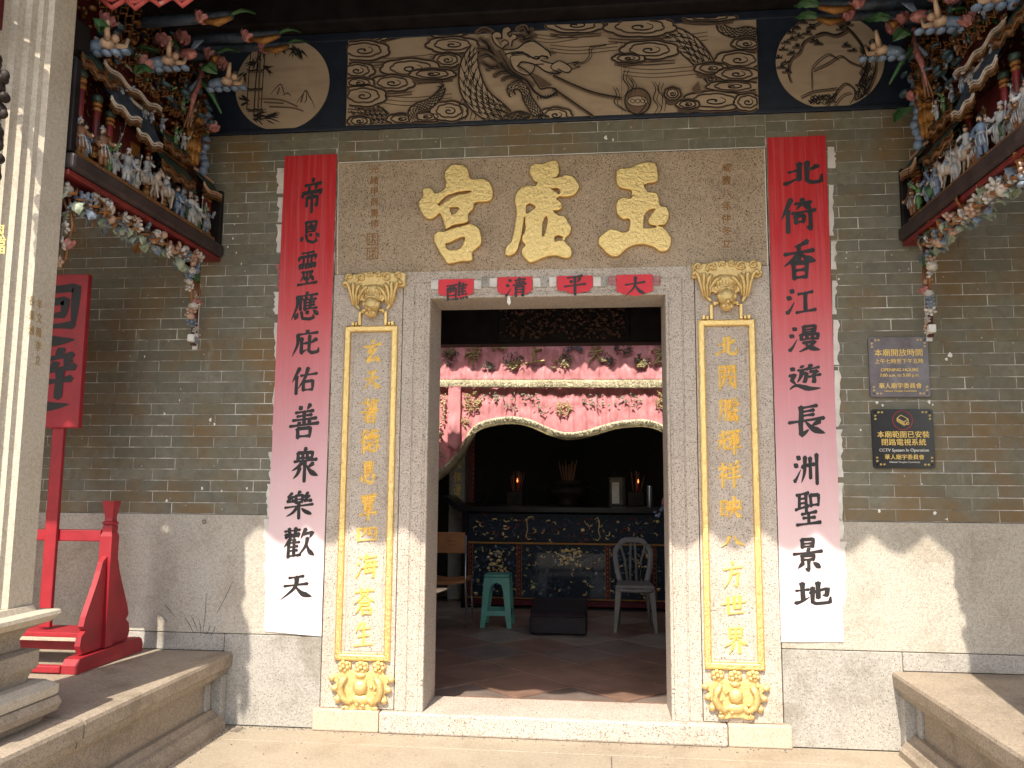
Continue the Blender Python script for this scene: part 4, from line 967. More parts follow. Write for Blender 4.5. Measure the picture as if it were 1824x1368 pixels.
for pts, w in (([(540, 410), (700, 400), (800, 330), (900, 305), (980, 340), (1060, 400), (1110, 440), (1130, 490)], 2.4), ([(640, 470), (700, 460), (800, 455), (880, 500), (950, 525), (1010, 490), (1090, 500)], 3.2), ([(560, 470), (680, 440), (790, 440)], 2.5),
               ([(1000, 540), (1080, 570), (1160, 580), (1230, 550), (1310, 580), (1385, 640), (1360, 690), (1300, 690), (1220, 650)], 2.2), ([(1180, 570), (1130, 620), (1170, 670), (1260, 695)], 2), ([(720, 620), (760, 565), (860, 575), (960, 610), (1060, 680), (1160, 705), (1240, 700)], 2.6),
               ([(740, 620), (860, 705), (950, 830), (1000, 900), (1100, 885), (1190, 900), (1205, 950)], 2.4), ([(500, 590), (600, 690), (700, 755), (820, 790), (900, 900), (960, 960), (1070, 1010), (1190, 950)], 4), ([(620, 520), (640, 490), (720, 480), (800, 475), (860, 510)], 1.6), ([(620, 520), (650, 620), (720, 690), (850, 725), (920, 660), (940, 600), (1040, 590)], 2.2),
               ([(1390, 575), (1540, 562), (1610, 480), (1612, 390), (1700, 362), (1820, 345)], 1.6), ([(1390, 590), (1550, 580), (1640, 490), (1640, 400), (1720, 372), (1820, 360)], 1.2), ([(450, 600), (520, 570), (600, 660), (700, 720)], 1.4),
               ([(1330, 590), (1400, 570), (1480, 560), (1420, 610), (1500, 620), (1400, 650)], 1.5)): P.stroke(H(pts), w, 22)
P.stroke(H([(920, 505), (955, 495), (990, 515), (955, 530), (925, 515)]), 2.4, 24); P.stroke(H([(1070, 490), (1090, 500), (1085, 525)]), 2.4, 24)
for a in range(9): P.leaf(*H([(570+a*32, 425+a*6)])[0], 1.1+.1*a, 6, 1.8)
for a in range(8): P.leaf(*H([(960+a*32, 985-a*4)])[0], 1.3-.07*a, 8, 2.6)
for a in range(7): P.leaf(*H([(900+a*12, 760+a*20)])[0], -.5, 5, 1.8)
for a in range(7): P.leaf(*H([(1060+a*20, 440+a*6)])[0], -1.3, 7, 1.4)
for a in range(6): P.leaf(*H([(860+a*26, 450)])[0], -1.2-.1*a, 6, 1.5)
for a in range(5): P.leaf(*H([(1100+a*30, 700)])[0], 1.0, 5, 1.4)
for pts in ([(540, 410), (440, 340), (395, 240), (430, 190), (500, 200), (512, 260), (440, 265)], [(520, 270), (530, 150), (600, 125), (635, 170), (590, 210), (620, 250), (650, 215), (700, 230), (700, 275), (650, 300), (640, 370)], [(520, 400), (560, 360), (605, 330), (560, 288), (515, 315)]):
    h_ = H(pts); P.poly(h_, 17); P.stroke(h_, 2.2, 23)
for pts in ([(986, 134), (1020, 150), (1060, 165), (1106, 174)], [(985, 157), (1020, 181), (1062, 210)]): P.shade([(a, b+1.5) for a, b in pts], 6, 10); P.stroke(pts, 2.6, 20)
P.poly([(1136+23*cos(t), 180+23*sin(t)) for t in [i*pi/12 for i in range(24)]], 18, P.wash)
P.stroke([(1136+23*cos(t), 180+23*sin(t)) for t in [i*pi/12 for i in range(25)]], 2.4, 22); P.poly([(1136+19*cos(t), 180+9*sin(t)) for t in [i*pi/12 for i in range(24)]], 20); P.stroke([(1136+18*cos(t), 180+9*sin(t)) for t in [i*pi/12 for i in range(25)]], 1.4, 22)
for dx in (-9, 0, 9): P.stroke([(1136+dx+4*cos(t), 180+3.4*sin(t)) for t in [i*pi/6 for i in range(13)]], 1.2, 24)
for pts in ([(1092, 154), (1098, 168), (1094, 182), (1108, 194), (1116, 198)], [(1114, 122), (1110, 140), (1120, 156), (1112, 172)], [(1118, 136), (1128, 150), (1124, 162)], [(1160, 144), (1168, 158), (1164, 176), (1172, 190), (1164, 204)], [(1176, 146), (1172, 160), (1180, 172), (1178, 196)], [(1142, 172), (1150, 186), (1140, 200), (1136, 204)]): P.stroke(pts, 2.2, 21, prof=(.3, 1, .8, .4)); P.stroke([(a+6, b+2) for a, b in pts], 1.2, 21)
P.poly([(1232, 158), (1244, 144), (1250, 166), (1240, 168)], 26, P.wash)
P.done()
def roundel(px, py, rx, ry, extra=None):
    x, z = W(px, py, YF); x1, _ = W(px+rx, py, YF); _, z1 = W(px, py-ry, YF); r = ((x1-x)+(z1-z))/2; k = 64
    m = MB(); m.prism([(x+(x1-x)*cos(2*pi*i/k), z+(z1-z)*sin(2*pi*i/k)) for i in range(k)], lambda p, q, d: (p, d, q), YF, -.0195)
    o = m.build('round_painting', 'painting_ground', fz)
    return Paint(o, lambda a, b: ((a-px)/rx)**2+((b-py)/ry)**2 < .975)
P = roundel(502.5, 150, 84, 81)
for x0, w_ in ((448, 6.5), (461, 6)):
    for dx in (-w_, w_): P.stroke([(x0+dx+6, 86), (x0+dx+3, 120), (x0+dx, 160), (x0+dx-3, 214)], 1.7)
    for yy in (124, 157, 194): P.stroke([(x0-w_-1, yy), (x0, yy+2), (x0+w_+1, yy)], 2.6); P.shade([(x0-w_, yy+4), (x0+w_, yy+4)], 4)
    P.shade([(x0+3, 90), (x0-2, 214)], 3.5)
lr = random.Random(5)
for (x, y, n, a0, a1, l) in ((470, 82, 13, .2, 2.6, 22), (495, 78, 12, .3, 2.4, 24), (520, 82, 10, .2, 2.2, 24), (535, 86, 7, .3, 1.9, 20), (455, 106, 10, .1, 3.0, 20), (470, 120, 8, -.2, 1.3, 20), (440, 182, 9, 2.2, 4.0, 18), (455, 205, 12, -.7, 1.0, 26), (470, 210, 9, -.6, .9, 26), (450, 214, 8, .2, 2.2, 16), (438, 132, 6, 1.4, 2.6, 16)):
    for i in range(n): P.leaf(x+lr.uniform(-5, 5), y+lr.uniform(-4, 4), lr.uniform(a0, a1), l*lr.uniform(.6, 1.1), 2.6)
for pts in ([(482, 168), (492, 156), (500, 150), (505, 162), (506, 170)], [(504, 170), (512, 166), (519, 172)], [(528, 184), (538, 170), (545, 161), (551, 172), (556, 180), (561, 192)], [(545, 162), (546, 176), (542, 184)]): P.stroke(pts, 1.7, prof=(.4, 1, 1.1, .3))
for pts in ([(462, 176), (500, 178), (530, 190)], [(480, 190), (520, 192), (540, 198)], [(470, 182), (505, 184)], [(540, 168), (536, 182)], [(498, 156), (494, 168)]): P.shade(pts, 3)
P.done()
P = roundel(1478, 108, 97.5, 84)
for pts, w_ in (([(1434, 30), (1455, 30), (1480, 36), (1505, 46), (1525, 66), (1540, 90), (1545, 110)], 4), ([(1452, 62), (1470, 58), (1490, 62), (1510, 52)], 4), ([(1452, 62), (1432, 74), (1424, 92), (1408, 106), (1404, 130), (1408, 144)], 3), ([(1470, 30), (1455, 42), (1440, 44)], 2.6), ([(1545, 108), (1540, 130), (1530, 148)], 5), ([(1560, 108), (1558, 130), (1545, 160), (1530, 178)], 3),
               ([(1445, 120), (1460, 105), (1476, 96), (1492, 104)], 1.8), ([(1448, 124), (1475, 112), (1497, 99), (1515, 110), (1536, 118)], 2.2), ([(1445, 122), (1446, 150), (1445, 158)], 1.2), ([(1426, 172), (1450, 162), (1480, 158), (1492, 156)], 2.2), ([(1470, 190), (1484, 172), (1494, 158), (1506, 148), (1520, 156), (1522, 172), (1510, 190)], 2.4), ([(1484, 190), (1500, 170), (1516, 164)], 1.8), ([(1522, 150), (1536, 152), (1540, 166), (1528, 184)], 2.2), ([(1440, 180), (1460, 174), (1474, 176)], 1.8)):
    P.stroke(pts, w_, prof=(.4, 1, .8, 1, .5)); P.shade([(a+2, b+3) for a, b in pts], w_*1.6)
for (x, y) in ((1400, 76), (1412, 70), (1424, 66), (1396, 88), (1388, 104), (1400, 112), (1410, 96), (1392, 120), (1402, 128), (1420, 84), (1430, 40), (1444, 34), (1418, 50), (1410, 58), (1438, 60), (1450, 74), (1458, 78), (1445, 50), (1500, 40), (1512, 44), (1498, 52), (1508, 82), (1518, 90)):
    for i in range(13): P.leaf(x, y, lr.uniform(3.0, 6.5), lr.uniform(5, 10), 1.8)
    P.shade([(x-8, y+1), (x+8, y+1)], 5)
for i in range(120):
    t = lr.random(); x = 1546+lr.uniform(-13, 10)-20*max(0, t-.5); y = 78+t*100; P.stroke([(x-3, y), (x, y+3), (x+3, y-1), (x+1, y-4)], 1.2)
for i in range(60): x = lr.uniform(1442, 1490); y = 178+lr.uniform(-7, 9)-(x-1442)*.12; P.stroke([(x-3, y), (x, y+3), (x+4, y-1)], 1.3)
P.done()

# ------------------------------------------------------------------ roof over the porch, head beam
hb = thing('head_beam', 'black timber beam running along the wall above the painted frieze', 'beam', (CX, -.1, 4.35))
m = MB(); m.box(-3.9, -.16, 4.35, 3.3, .1, 4.62, .012); m.build('beam', 'black_timber', hb)
m = MB(); m.box(-3.9, -.30, 4.63, 3.3, .1, 4.80, .012); m.build('upper_beam', 'black_timber', hb)
rf = thing('temple_roof', 'dark timber roof with red rafters over the porch, tiled eave out of view', 'roof', (CX, -1, 4.8))
def roof_z(y): return 4.08+(y+2.2)*.42
m = MB(); m.prism([(-2.2, roof_z(-2.2)), (.32, roof_z(.32)), (.32, roof_z(.32)+.14), (-2.2, roof_z(-2.2)+.14)], lambda a, b, d: (d, a, b), -4.2, 3.6); m.build('roof_deck', 'black_timber', rf)
rm = None
for i in range(27):
    x = -4.1+i*.285
    m = MB(); m.prism([(-2.15, -.1+roof_z(-2.15)), (-.02, roof_z(-.02)-.1), (-.02, roof_z(-.02)-.012), (-2.15, roof_z(-2.15)-.012)], lambda a, b, d: (0, a, b) if d == 0 else (.07, a, b), 0, 1)
    if rm is None: rm = proto(m, 'rafter', 'dark_timber', False)
    inst(rm, 'rafter', rf, (x, 0, 0))
for y in (-1.2, -.55):
    m = MB(); m.lathe([(.09, -4.1), (.09, 3.5)], 14, (0, y, roof_z(y)-.2), 'X'); m.build('purlin', 'dark_timber', rf, True)
# eave edge: drip tiles, each row ending in a rounded tongue
tp = [(-.15, .10), (-.15, .04)]+[(-.15+.3*i/12, .035-.105*abs(sin(pi*i/12))**1.3) for i in range(13)]+[(.15, .10)]
m = MB(); m.prism(tp, lambda a, b, d: (a, d, b), 0, .02); dm = proto(m, 'drip_tile', 'clay_tile', False)
for i in range(26): inst(dm, 'drip_tile', rf, (-4.06+i*.300, -2.22, 3.815+.20))
m = MB(); m.box(-4.2, -2.19, 4.02, 3.6, -2.10, 4.12); m.build('eave_board', 'fascia_red', rf)

# ------------------------------------------------------------------ stone columns
def column(sg, xs, label, full):
    """sg=+1 : its aisle side faces +X at x=xs"""
    root = thing('stone_column', label, 'column', (xs-sg*.23, -1.78, .426), 'granite columns of the porch')
    X = lambda d: xs-sg*d
    yb, yf = -1.545, -2.02
    plan = [(0, yb), (0, -1.69), (.022, -1.70), (.026, -1.725), (.046, -1.732), (.050, -1.765), (.074, -1.772), (.078, -1.81), (.104, -1.82), (.108, -1.93), (.38, -1.93), (.475, -1.80), (.475, yb)]
    m = MB(); m.extr(plan, lambda a, b, t: (X(a), b, t), [.92, 2.2, 4.0]); m.build('shaft', 'granite_column', root)
    cxm, cym = X(.2375), (yb+yf)/2
    def stack(prof, name, mat='granite_bench'):
        m = MB(); k = 0; seg = []
        for w, z in prof:
            n = 6; r = .03; pts = []
            for (sx_, sy_) in ((1, 1), (-1, 1), (-1, -1), (1, -1)):
                a0 = math.atan2(sy_, sx_)-pi/4
                pts += [(cxm+sx_*(w-r)+r*cos(a0+pi/2*i/n), cym+sy_*(w-r)+r*sin(a0+pi/2*i/n)) for i in range(n+1)]
            seg.append((pts, z))
        n = len(seg[0][0])
        for pts, z in seg: m.v += [(x, y, z) for x, y in pts]
        for j in range(len(seg)-1):
            for i in range(n): m.face([j*n+i, j*n+(i+1) % n, (j+1)*n+(i+1) % n, (j+1)*n+i])
        m.face(list(range(n))[::-1]); m.face([(len(seg)-1)*n+i for i in range(n)]); return m.build(name, mat, root)
    stack([(.30, .845), (.315, .86), (.33, .875), (.325, .89), (.26, .895), (.25, .919)], 'base_cap', 'granite_column')
    stack([(.225, .74), (.22, .78), (.24, .82), (.295, .844)], 'base_neck')
    stack([(.27, .655), (.275, .665), (.275, .73), (.24, .739)], 'base_block')
    stack([(.245, .60), (.25, .62), (.262, .654)], 'base_waist')
    stack([(.33, .535), (.335, .545), (.335, .575), (.30, .599)], 'base_plate', 'granite_column')
    stack([(.29, .428), (.30, .45), (.335, .47), (.345, .50), (.335, .53), (.31, .534)], 'base_torus')
    return root
c1 = column(1, -2.42, 'moulded granite column on a stepped base at the left edge, its front face sunlit', True)
c2 = column(-1, 1.78, 'granite column on the right platform, nearer the street than the bracket', False)
# carved bronze-dark ornament and gold line on the left column's front
m = MB(); yf = -1.945
for i in range(46):
    t = i/45; a = rnd.uniform(0, 1); px = 2+30*a*(1-abs(2*t-1)**2*.6); py = 100+t*225
    x, z = W(px-14, py, yf); m.ball((x, yf-rnd.uniform(0, .03), z), (rnd.uniform(.016, .03), rnd.uniform(.012, .03), rnd.uniform(.014, .034)), 8, 6)
oz = m.build('carved_ornament', 'bronze', None, True); attach(oz, c1)
for i, (ch, py) in enumerate((('恩', 415), ('福', 440))):
    x, z = W(2, py, yf); text(ch, x-.02, z, .07, yf+.008, 'gilt_letter', c1, 'gilt_letter')
# worn inscription cut in the column's inner face
def side_text(chars, py0, step, px0, slope, size):
    for i, c in enumerate(chars):
        y, z = WX(px0+slope*i, py0+i*step, -2.42)
        cu = bpy.data.curves.new('inscription', 'FONT'); cu.body = c; cu.size = size; cu.align_x = 'CENTER'; cu.align_y = 'CENTER'; cu.extrude = .0008
        o = bpy.data.objects.new('inscription', cu); COL.objects.link(o)
        dg = bpy.context.evaluated_depsgraph_get(); me = bpy.data.meshes.new_from_object(o.evaluated_get(dg)); bpy.data.objects.remove(o)
        me.transform(Matrix(((0, 0, 1, -2.4188), (.8, 0, 0, y), (0, 1, 0, z), (0, 0, 0, 1)))); me.materials.clear(); me.materials.append(MATS['faint_gilt'])
        r = bpy.data.objects.new('inscription', me); COL.objects.link(r); attach(r, c1)
side_text('羊文翰李立', 543, 25, 70, -.8, .048); side_text('長景洲', 537, 26, 57, -.8, .046)
# stone beams from the columns out to the side walls
for sg, xs, lab in ((1, -2.9, 'left'), (-1, 2.26, 'right')):
    m = MB(); x1 = xs-sg*1.35; m.box(min(xs, x1), -1.86, 3.02, max(xs, x1), -1.66, 3.30, .01)
    tag(m.build('stone_beam', 'granite_column'), f'granite beam from the {lab} column to the side wall, beyond the edge of the picture', 'beam', 'side beams of the porch')
for x0, x1, lab in ((-4.35, -4.15, 'left'), (3.55, 3.75, 'right')):
    m = MB(); m.box(x0, -2.2, 0, x1, .0, 4.2); tag(m.build('side_wall', 'granite_wall'), f'granite side wall closing the {lab} end of the porch', 'wall', 'side walls of the porch')
# carved red fascia above the left column
fa = thing('carved_fascia', 'pink red pierced scroll fascia over the left column', 'fascia', (-2.6, -1.95, 3.5))
for (xa0, xa1, yy, zb) in ((-4.05, -2.46, -1.985, 3.27), (-2.40, -1.92, -1.40, 3.74)):
    m = MB(); m.box(xa0, yy+.015, zb+.03, xa1, yy+.05, zb+.30, .006); m.build('board', 'dark_red_wood', fa)
    for s_ in range(int((xa1-xa0)/.12)):
        x = xa0+.06+s_*.12
        for row in range(3):
            m = MB(); pts = []; rad = []
            for q in range(14):
                t = q/13; a = t*7.5+((s_+row) % 2)*pi; r_ = .055*(1-.75*t); pts.append((x+r_*cos(a), yy, zb+.05+.095*row+r_*sin(a))); rad.append(.013*(1-.4*t))
            m.tube(pts, rad, 6)
            if row == 0: m.tube([(x-.06, yy, zb+.03), (x, yy, zb-.02+rnd.uniform(-.008, .008)), (x+.06, yy, zb+.02)], .013, 6)
            m.build('scroll', 'fascia_red', fa, True)

# ------------------------------------------------------------------ carved and painted side brackets
def lotus(n=8):
    m = MB(); m.mi = 0
    for ring, (R, tilt, L_) in enumerate(((.25, .75, 1.0), (.12, .30, 1.05))):
        for i in range(n-ring*2):
            a = 2*pi*i/(n-ring*2)+ring*.4; c, s = cos(a), sin(a); k = len(m.v); rows = 5
            for j in range(rows+1):
                t = j/rows; w_ = .30*abs(sin(pi*min(1, t*.9+.1)))**.8; rr = R+sin(t*1.35)*tilt*L_*.62; h = t*L_*.95*(1-.25*tilt*t)
                for q in (-1, 0, 1):
                    x = rr-(0.08*abs(q)*-1 if q else 0); y = q*w_
                    m.v.append((x*c-y*s, x*s+y*c, h+(0.05 if q else 0)))
            for j in range(rows):
                for q in (0, 1): b = k+j*3+q; m.face([b, b+1, b+4, b+3])
    m.ball((0, 0, .25), (.25, .25, .28), 8, 6)
    return m
def leafm():
    m = MB(); n = 8
    for i in range(n+1):
        t = i/n; w_ = .30*abs(sin(pi*t))**.7*(1+.25*sin(t*26)); z = .28*sin(t*3.0)
        m.v += [(t, -w_, z-.06), (t, 0, z+.05), (t, w_, z-.06)]
    for i in range(n):
        a = i*3; m.face([a, a+1, a+4, a+3]); m.face([a+1, a+2, a+5, a+4])
    m.tube([(0, 0, .03), (.5, 0, .32), (1, 0, .08)], [.05, .035, .01], 5)
    return m
def blossom():
    m = MB()
    for i in range(6):
        a = i*pi/3+.2; m.ball((.62*cos(a), .62*sin(a), .10+.1*(i % 2)), (.46, .30, .22), 7, 5, Matrix.Rotation(a, 3, 'Z') @ Matrix.Rotation(-.5, 3, 'Y'))
    m.ball((0, 0, .25), (.36, .36, .3), 7, 5); return m
def pomegranate():
    m = MB(); m.ball((0, 0, 0), (.75, .75, .85), 10, 8); m.lathe([(.18, .75), (.16, .95), (.34, 1.2)], 8); return m
ME_LOTUS = proto(lotus(), 'lotus_flower', 'petal_pink'); ME_LEAF = proto(leafm(), 'carved_leaf', 'leaf_green'); ME_LEAFP = proto(leafm(), 'carved_leaf', 'leaf_pale')
ME_BL = [proto(blossom(), 'blossom', m_) for m_ in ('petal_white', 'petal_grey', 'petal_peach', 'petal_white')]
ME_POM = [proto(pomegranate(), 'fruit', m_) for m_ in ('petal_peach', 'petal_white')]
ME_LEAFG = proto(leafm(), 'carved_leaf', 'petal_grey'); ME_LEAFO = proto(leafm(), 'carved_leaf', 'stem_ochre')
def figurine(seed, robe):
    """small carved opera figure, unit height 1: robe, sash, arms, head, hat, weapon"""
    r = random.Random(seed); m = MB(); mats = [robe, 'skin', 'hair_black', 'robe_pale', 'gold_dull']
    st = .06+.05*r.random(); m.mi = 0
    for s in (-1, 1): m.tube([(s*st, 0, .0), (s*st*.9, .02*s, .22), (s*.05, 0, .45)], [.055, .065, .085], 8)
    m.lathe([(.15, .20), (.165, .30), (.12, .46), (.095, .52), (.13, .62), (.145, .70), (.11, .765), (.05, .80)], 10, sx=1, sy=.75)
    m.mi = 3; m.lathe([(.10, .49), (.118, .51), (.118, .535), (.10, .55)], 10, sx=1, sy=.8)
    for i in range(3): a = -.8+i*.8; m.tube([(.10*sin(a), -.085, .5), (.14*sin(a), -.11, .34), (.15*sin(a)+.02, -.105, .2)], [.02, .025, .012], 5)
    m.mi = 0; wrist = []
    for s in (-1, 1):
        up = r.uniform(-.25, .32); e = (s*(.20+r.random()*.04), -.04, .60+up*.3); h = (s*(.20+r.uniform(-.05, .12)), -.14-r.random()*.06, .60+up)
        m.tube([(s*.12, 0, .72), e, h], [.05, .055, .04], 7); m.tube([e, h], [.03, .075], 7); wrist.append(h)
    m.mi = 1
    for h in wrist: m.ball((h[0], h[1]-.03, h[2]), .034, 6, 5)
    m.ball((0, -.01, .875), (.070, .075, .085), 10, 8); m.ball((0, -.085, .868), (.015, .018, .02), 6, 4); m.tube([(0, 0, .78), (0, 0, .83)], .035, 6)
    m.mi = 2; m.ball((0, .012, .905), (.074, .074, .075), 10, 6)
    if r.random() < .6: m.ball((0, -.07, .815), (.035, .03, .05), 6, 5)
    m.mi = r.choice([3, 4, 2, 0]); k = r.random()
    if k < .4: m.lathe([(.085, .935), (.09, .955), (.05, .985), (.03, 1.05)], 8)
    elif k < .7: m.box(-.06, -.05, .94, .06, .05, 1.03, .015)
    else:
        m.ball((0, 0, .955), (.08, .07, .04), 8, 5)
        for s in (-1, 1): m.tube([(s*.05, .02, .97), (s*.12, .05, 1.06), (s*.2, .06, 1.02)], [.012, .01, .006], 5)
    if r.random() < .55:
        m.mi = r.choice([2, 3, 4]); h = wrist[1]; dx = r.uniform(-.15, .15); m.tube([(h[0]-dx, h[1]-.03, h[2]-.35), (h[0], h[1]-.03, h[2]), (h[0]+dx, h[1]-.03, h[2]+.42)], .013, 5); m.ball((h[0]+dx, h[1]-.03, h[2]+.46), (.035, .012, .07), 6, 5)
    return mats, m
def horse(coat):
    m = MB(); mats = [coat, 'hair_black', 'robe_blue', 'robe_pale', 'skin', 'gold_dull']
    m.ball((0, 0, .46), (.30, .13, .145), 12, 8); m.ball((-.20, 0, .50), (.15, .125, .14), 10, 7); m.ball((.22, 0, .48), (.13, .115, .15), 10, 7)
    m.tube([(.26, 0, .52), (.36, 0, .68), (.42, 0, .80)], [.11, .085, .06], 9); m.tube([(.39, 0, .81), (.48, 0, .76), (.56, 0, .68)], [.062, .055, .035], 9)
    for s in (-1, 1): m.tube([(.40, s*.03, .85), (.40, s*.035, .90)], [.018, .004], 5)
    for (x, s, d) in ((.24, -1, .10), (.26, 1, -.03), (-.24, -1, -.05), (-.22, 1, .06)):
        m.tube([(x, s*.07, .44), (x+d*.4, s*.07, .27), (x+d-.03, s*.07, .14), (x+d, s*.07, .02)], [.065, .040, .026, .03], 7)
    m.mi = 1; m.tube([(.27, 0, .62), (.34, 0, .76), (.40, 0, .86)], [.03, .035, .025], 6); m.tube([(-.32, 0, .55), (-.41, 0, .42), (-.40, 0, .2)], [.035, .04, .012], 6)
    m.mi = 2; m.ball((0, 0, .56), (.15, .145, .075), 10, 6)                                    # saddle cloth
    m.mi = 3; m.lathe([(.10, .60), (.115, .70), (.085, .80), (.12, .90), (.05, .98)], 9, (0, 0, 0), sx=1, sy=.85)
    for s in (-1, 1): m.tube([(0, s*.08, .64), (.05, s*.155, .50), (.02, s*.15, .34)], [.06, .045, .03], 7); m.tube([(0, s*.10, .90), (.10, s*.16, .80), (.16, s*.08, .86)], [.045, .04, .03], 7)
    m.mi = 4; m.ball((0, 0, 1.06), (.06, .06, .075), 9, 7)
    m.mi = 1; m.ball((0, 0, 1.10), (.065, .065, .06), 9, 6); m.mi = 5; m.lathe([(.07, 1.13), (.03, 1.20)], 7)
    return mats, m
FIGS = []
for sd_, rb in enumerate(('robe_pale', 'robe_blue', 'robe_green', 'robe_pale', 'robe_ochre', 'robe_blue', 'robe_pale', 'petal_grey')):
    mm, m = figurine(sd_+3, rb); FIGS.append(proto(m, 'figurine', mm))
HORSES = []
for c_ in ('horse_white', 'robe_pale'):
    mm, m = horse(c_); HORSES.append(proto(m, 'mounted_figurine', mm))
def pillar_mesh():
    m = MB(); mats = ['red_wood', 'gold_dull', 'roof_green']
    m.lathe([(.10, .0), (.10, 1.0)], 10)
    m.mi = 1
    for z0_, z1_, r_ in ((.0, .10, .15), (.12, .20, .125), (.78, .84, .13), (.86, .92, .15)): m.lathe([(r_*.8, z0_), (r_, (z0_+z1_)/2), (r_*.8, z1_)], 10)
    m.mi = 2; m.lathe([(.11, .93), (.17, .97), (.16, 1.03), (.08, 1.05)], 10)
    return proto(m, 'small_pillar', mats)
ME_PIL = pillar_mesh()
def small_roof(root, sg, X0, a0, a1, z, w, drop, mat, edge='gilt_letter', fringe=True, waves=3):
    """little tiled roof along the bracket: eave line from a0 to a1 (metres off the wall), projecting w"""
    m = MB(); mats = [mat, edge, 'gilt_dark', 'dark_red_wood']; n = 24
    def pt(i, t, up=0):
        u = i/n; a = a0+(a1-a0)*u; s_ = sin(u*pi*waves*2)*.010
        return (X0+sg*(w*(.1+.9*t)), -a, z+drop*abs(1-t)**1.3-.012*0+s_*t+up+.018*(abs(2*u-1)**3)*t)
    for j in range(5):
        for i in range(n+1):
            rib = .006*(i % 2); m.v.append(pt(i, j/4, rib))
    for j in range(4):
        for i in range(n): b = j*(n+1)+i; m.face([b, b+1, b+n+2, b+n+1])
    k = len(m.v)
    for j in range(5):
        for i in range(n+1): m.v.append(pt(i, j/4, -.022))
    for j in range(4):
        for i in range(n): b = k+j*(n+1)+i; m.face([b, b+n+1, b+n+2, b+1])
    m.mi = 1; m.tube([pt(i, 1.02, -.004) for i in range(n+1)], .0055, 6); m.tube([pt(i, 1.0, -.016) for i in range(n+1)], .004, 6)
    m.tube([pt(i, 0, .012) for i in range(n+1)], .010, 6)
    if fringe:
        m.mi = 2
        for i in range(n*2):
            u = i/(n*2)*n; p = pt(min(n, u), .97, -.022); r_ = random.Random(i)
            m.tube([p, (p[0], p[1]+.006, p[2]-.012-.008*r_.random()), (p[0], p[1]-.006, p[2]-.024-.010*abs(sin(u)))], .0036, 5)
    return m.build('pavilion_roof', mats, root, False)
def bracket(sg, xb, label):
    """sg=+1: the left one, its face looks towards +X"""
    root = thing('carved_bracket', label, 'carved bracket', (xb, -.8, 2.85), 'painted openwork brackets between columns and wall')
    R = random.Random(11 if sg > 0 else 23); X = lambda o: xb+sg*o
    def bx(o0, a0, z0, o1, a1, z1, name, mat, c=.006): m = MB(); m.box(X(o0), -a0, z0, X(o1), -a1, z1, c); return m.build(name, mat, root)
    YE = 1.535
    bx(-.06, .012, 2.865, .075, YE, 2.945, 'bottom_beam', 'dark_timber', .018)
    bx(-.05, .02, 2.835, .055, YE, 2.862, 'red_strip', 'red_wood')
    bx(-.11, .012, 2.95, -.085, YE, 3.95, 'back_board', 'dark_red_wood')
    bx(-.08, .012, 2.95, .055, .05, 3.30, 'wall_stile', 'black_timber')
    bx(-.08, YE-.04, 2.95, .055, YE, 3.40, 'column_stile', 'black_timber')
    bx(-.085, .06, 2.947, .03, YE-.05, 2.985, 'stage', 'robe_ochre', .004)
    for a in [.12+.2*i for i in range(7)]: bx(.028, a, 2.95, .034, a+.13, 2.982, 'stage_panel', 'gold_dull', .002)
    # people on foot and on horseback, standing in a row on the ledge
    a = .16; k = 0
    for kind in 'fffpffhfhffffpffff':
        h = .175*R.uniform(.88, 1.12)
        if kind == 'h':
            a += .055; inst(HORSES[k % 2], 'mounted_figurine', root, (X(.018), -a, 2.984), (0, 0, (pi/2 if R.random() < .5 else -pi/2)+R.uniform(-.4, .4)), .20); a += .085
        else:
            inst(FIGS[R.randrange(8)], 'figurine', root, (X(R.uniform(-.01, .04)), -a, 2.984), (0, R.uniform(-.08, .08), (pi/2*sg)+R.uniform(-.7, .7)), h); a += .066*R.uniform(.85, 1.15)
            if kind == 'p': inst(ME_LEAF, 'carved_leaf', root, (X(.04), -a, 2.99), (0, -1.2, R.uniform(0, 6)), .09)
        k += 1
    for i in range(9): inst(FIGS[R.randrange(8)], 'figurine', root, (X(-.05), -R.uniform(.2, 1.45), 3.06+.1*(i % 2)), (0, 0, pi/2*sg+R.uniform(-.6, .6)), .13)
    for i in range(16):      # upper tiers of figures among the roofs
        t_ = i % 2; inst(FIGS[R.randrange(8)], 'figurine', root, (X(.035 if t_ else .01), -(.34+.115*(i//2)+R.uniform(-.03, .03)), (3.585 if t_ else 3.40)), (0, 0, pi/2*sg+R.uniform(-.9, .9)), .11)
    # small red pillars
    for (aa, z0_, z1_) in ((1.47, 3.0, 3.42), (1.40, 3.0, 3.40), (1.27, 3.02, 3.33), (1.16, 3.02, 3.30), (.80, 3.0, 3.33), (.62, 3.0, 3.22), (.36, 2.99, 3.2), (.30, 2.99, 3.2), (.14, 2.99, 3.27), (.09, 2.99, 3.27)):
        inst(ME_PIL, 'small_pillar', root, (X(-.01), -aa, z0_), (0, 0, 0), (.17, .17, z1_-z0_))
    small_roof(root, sg, X(-.01), .80, 1.05, 3.27, .08, .17, 'roof_blue', 'petal_white', True, 2); small_roof(root, sg, X(-.01), 1.03, 1.30, 3.31, .09, .18, 'roof_blue', 'petal_white', True, 2)
    small_roof(root, sg, X(-.03), .76, 1.30, 3.50, .06, .12, 'dark_red_wood', 'petal_white')
    small_roof(root, sg, X(-.01), 1.20, 1.50, 3.43, .06, .10, 'roof_green', 'gilt_dark')
    small_roof(root, sg, X(-.01), .40, .78, 3.20, .07, .10, 'roof_green', 'gilt_dark')
    small_roof(root, sg, X(-.02), .44, .74, 3.35, .06, .08, 'roof_green', 'gilt_dark')
    small_roof(root, sg, X(-.01), .06, .30, 3.25, .07, .09, 'roof_green', 'petal_peach', True, 1)
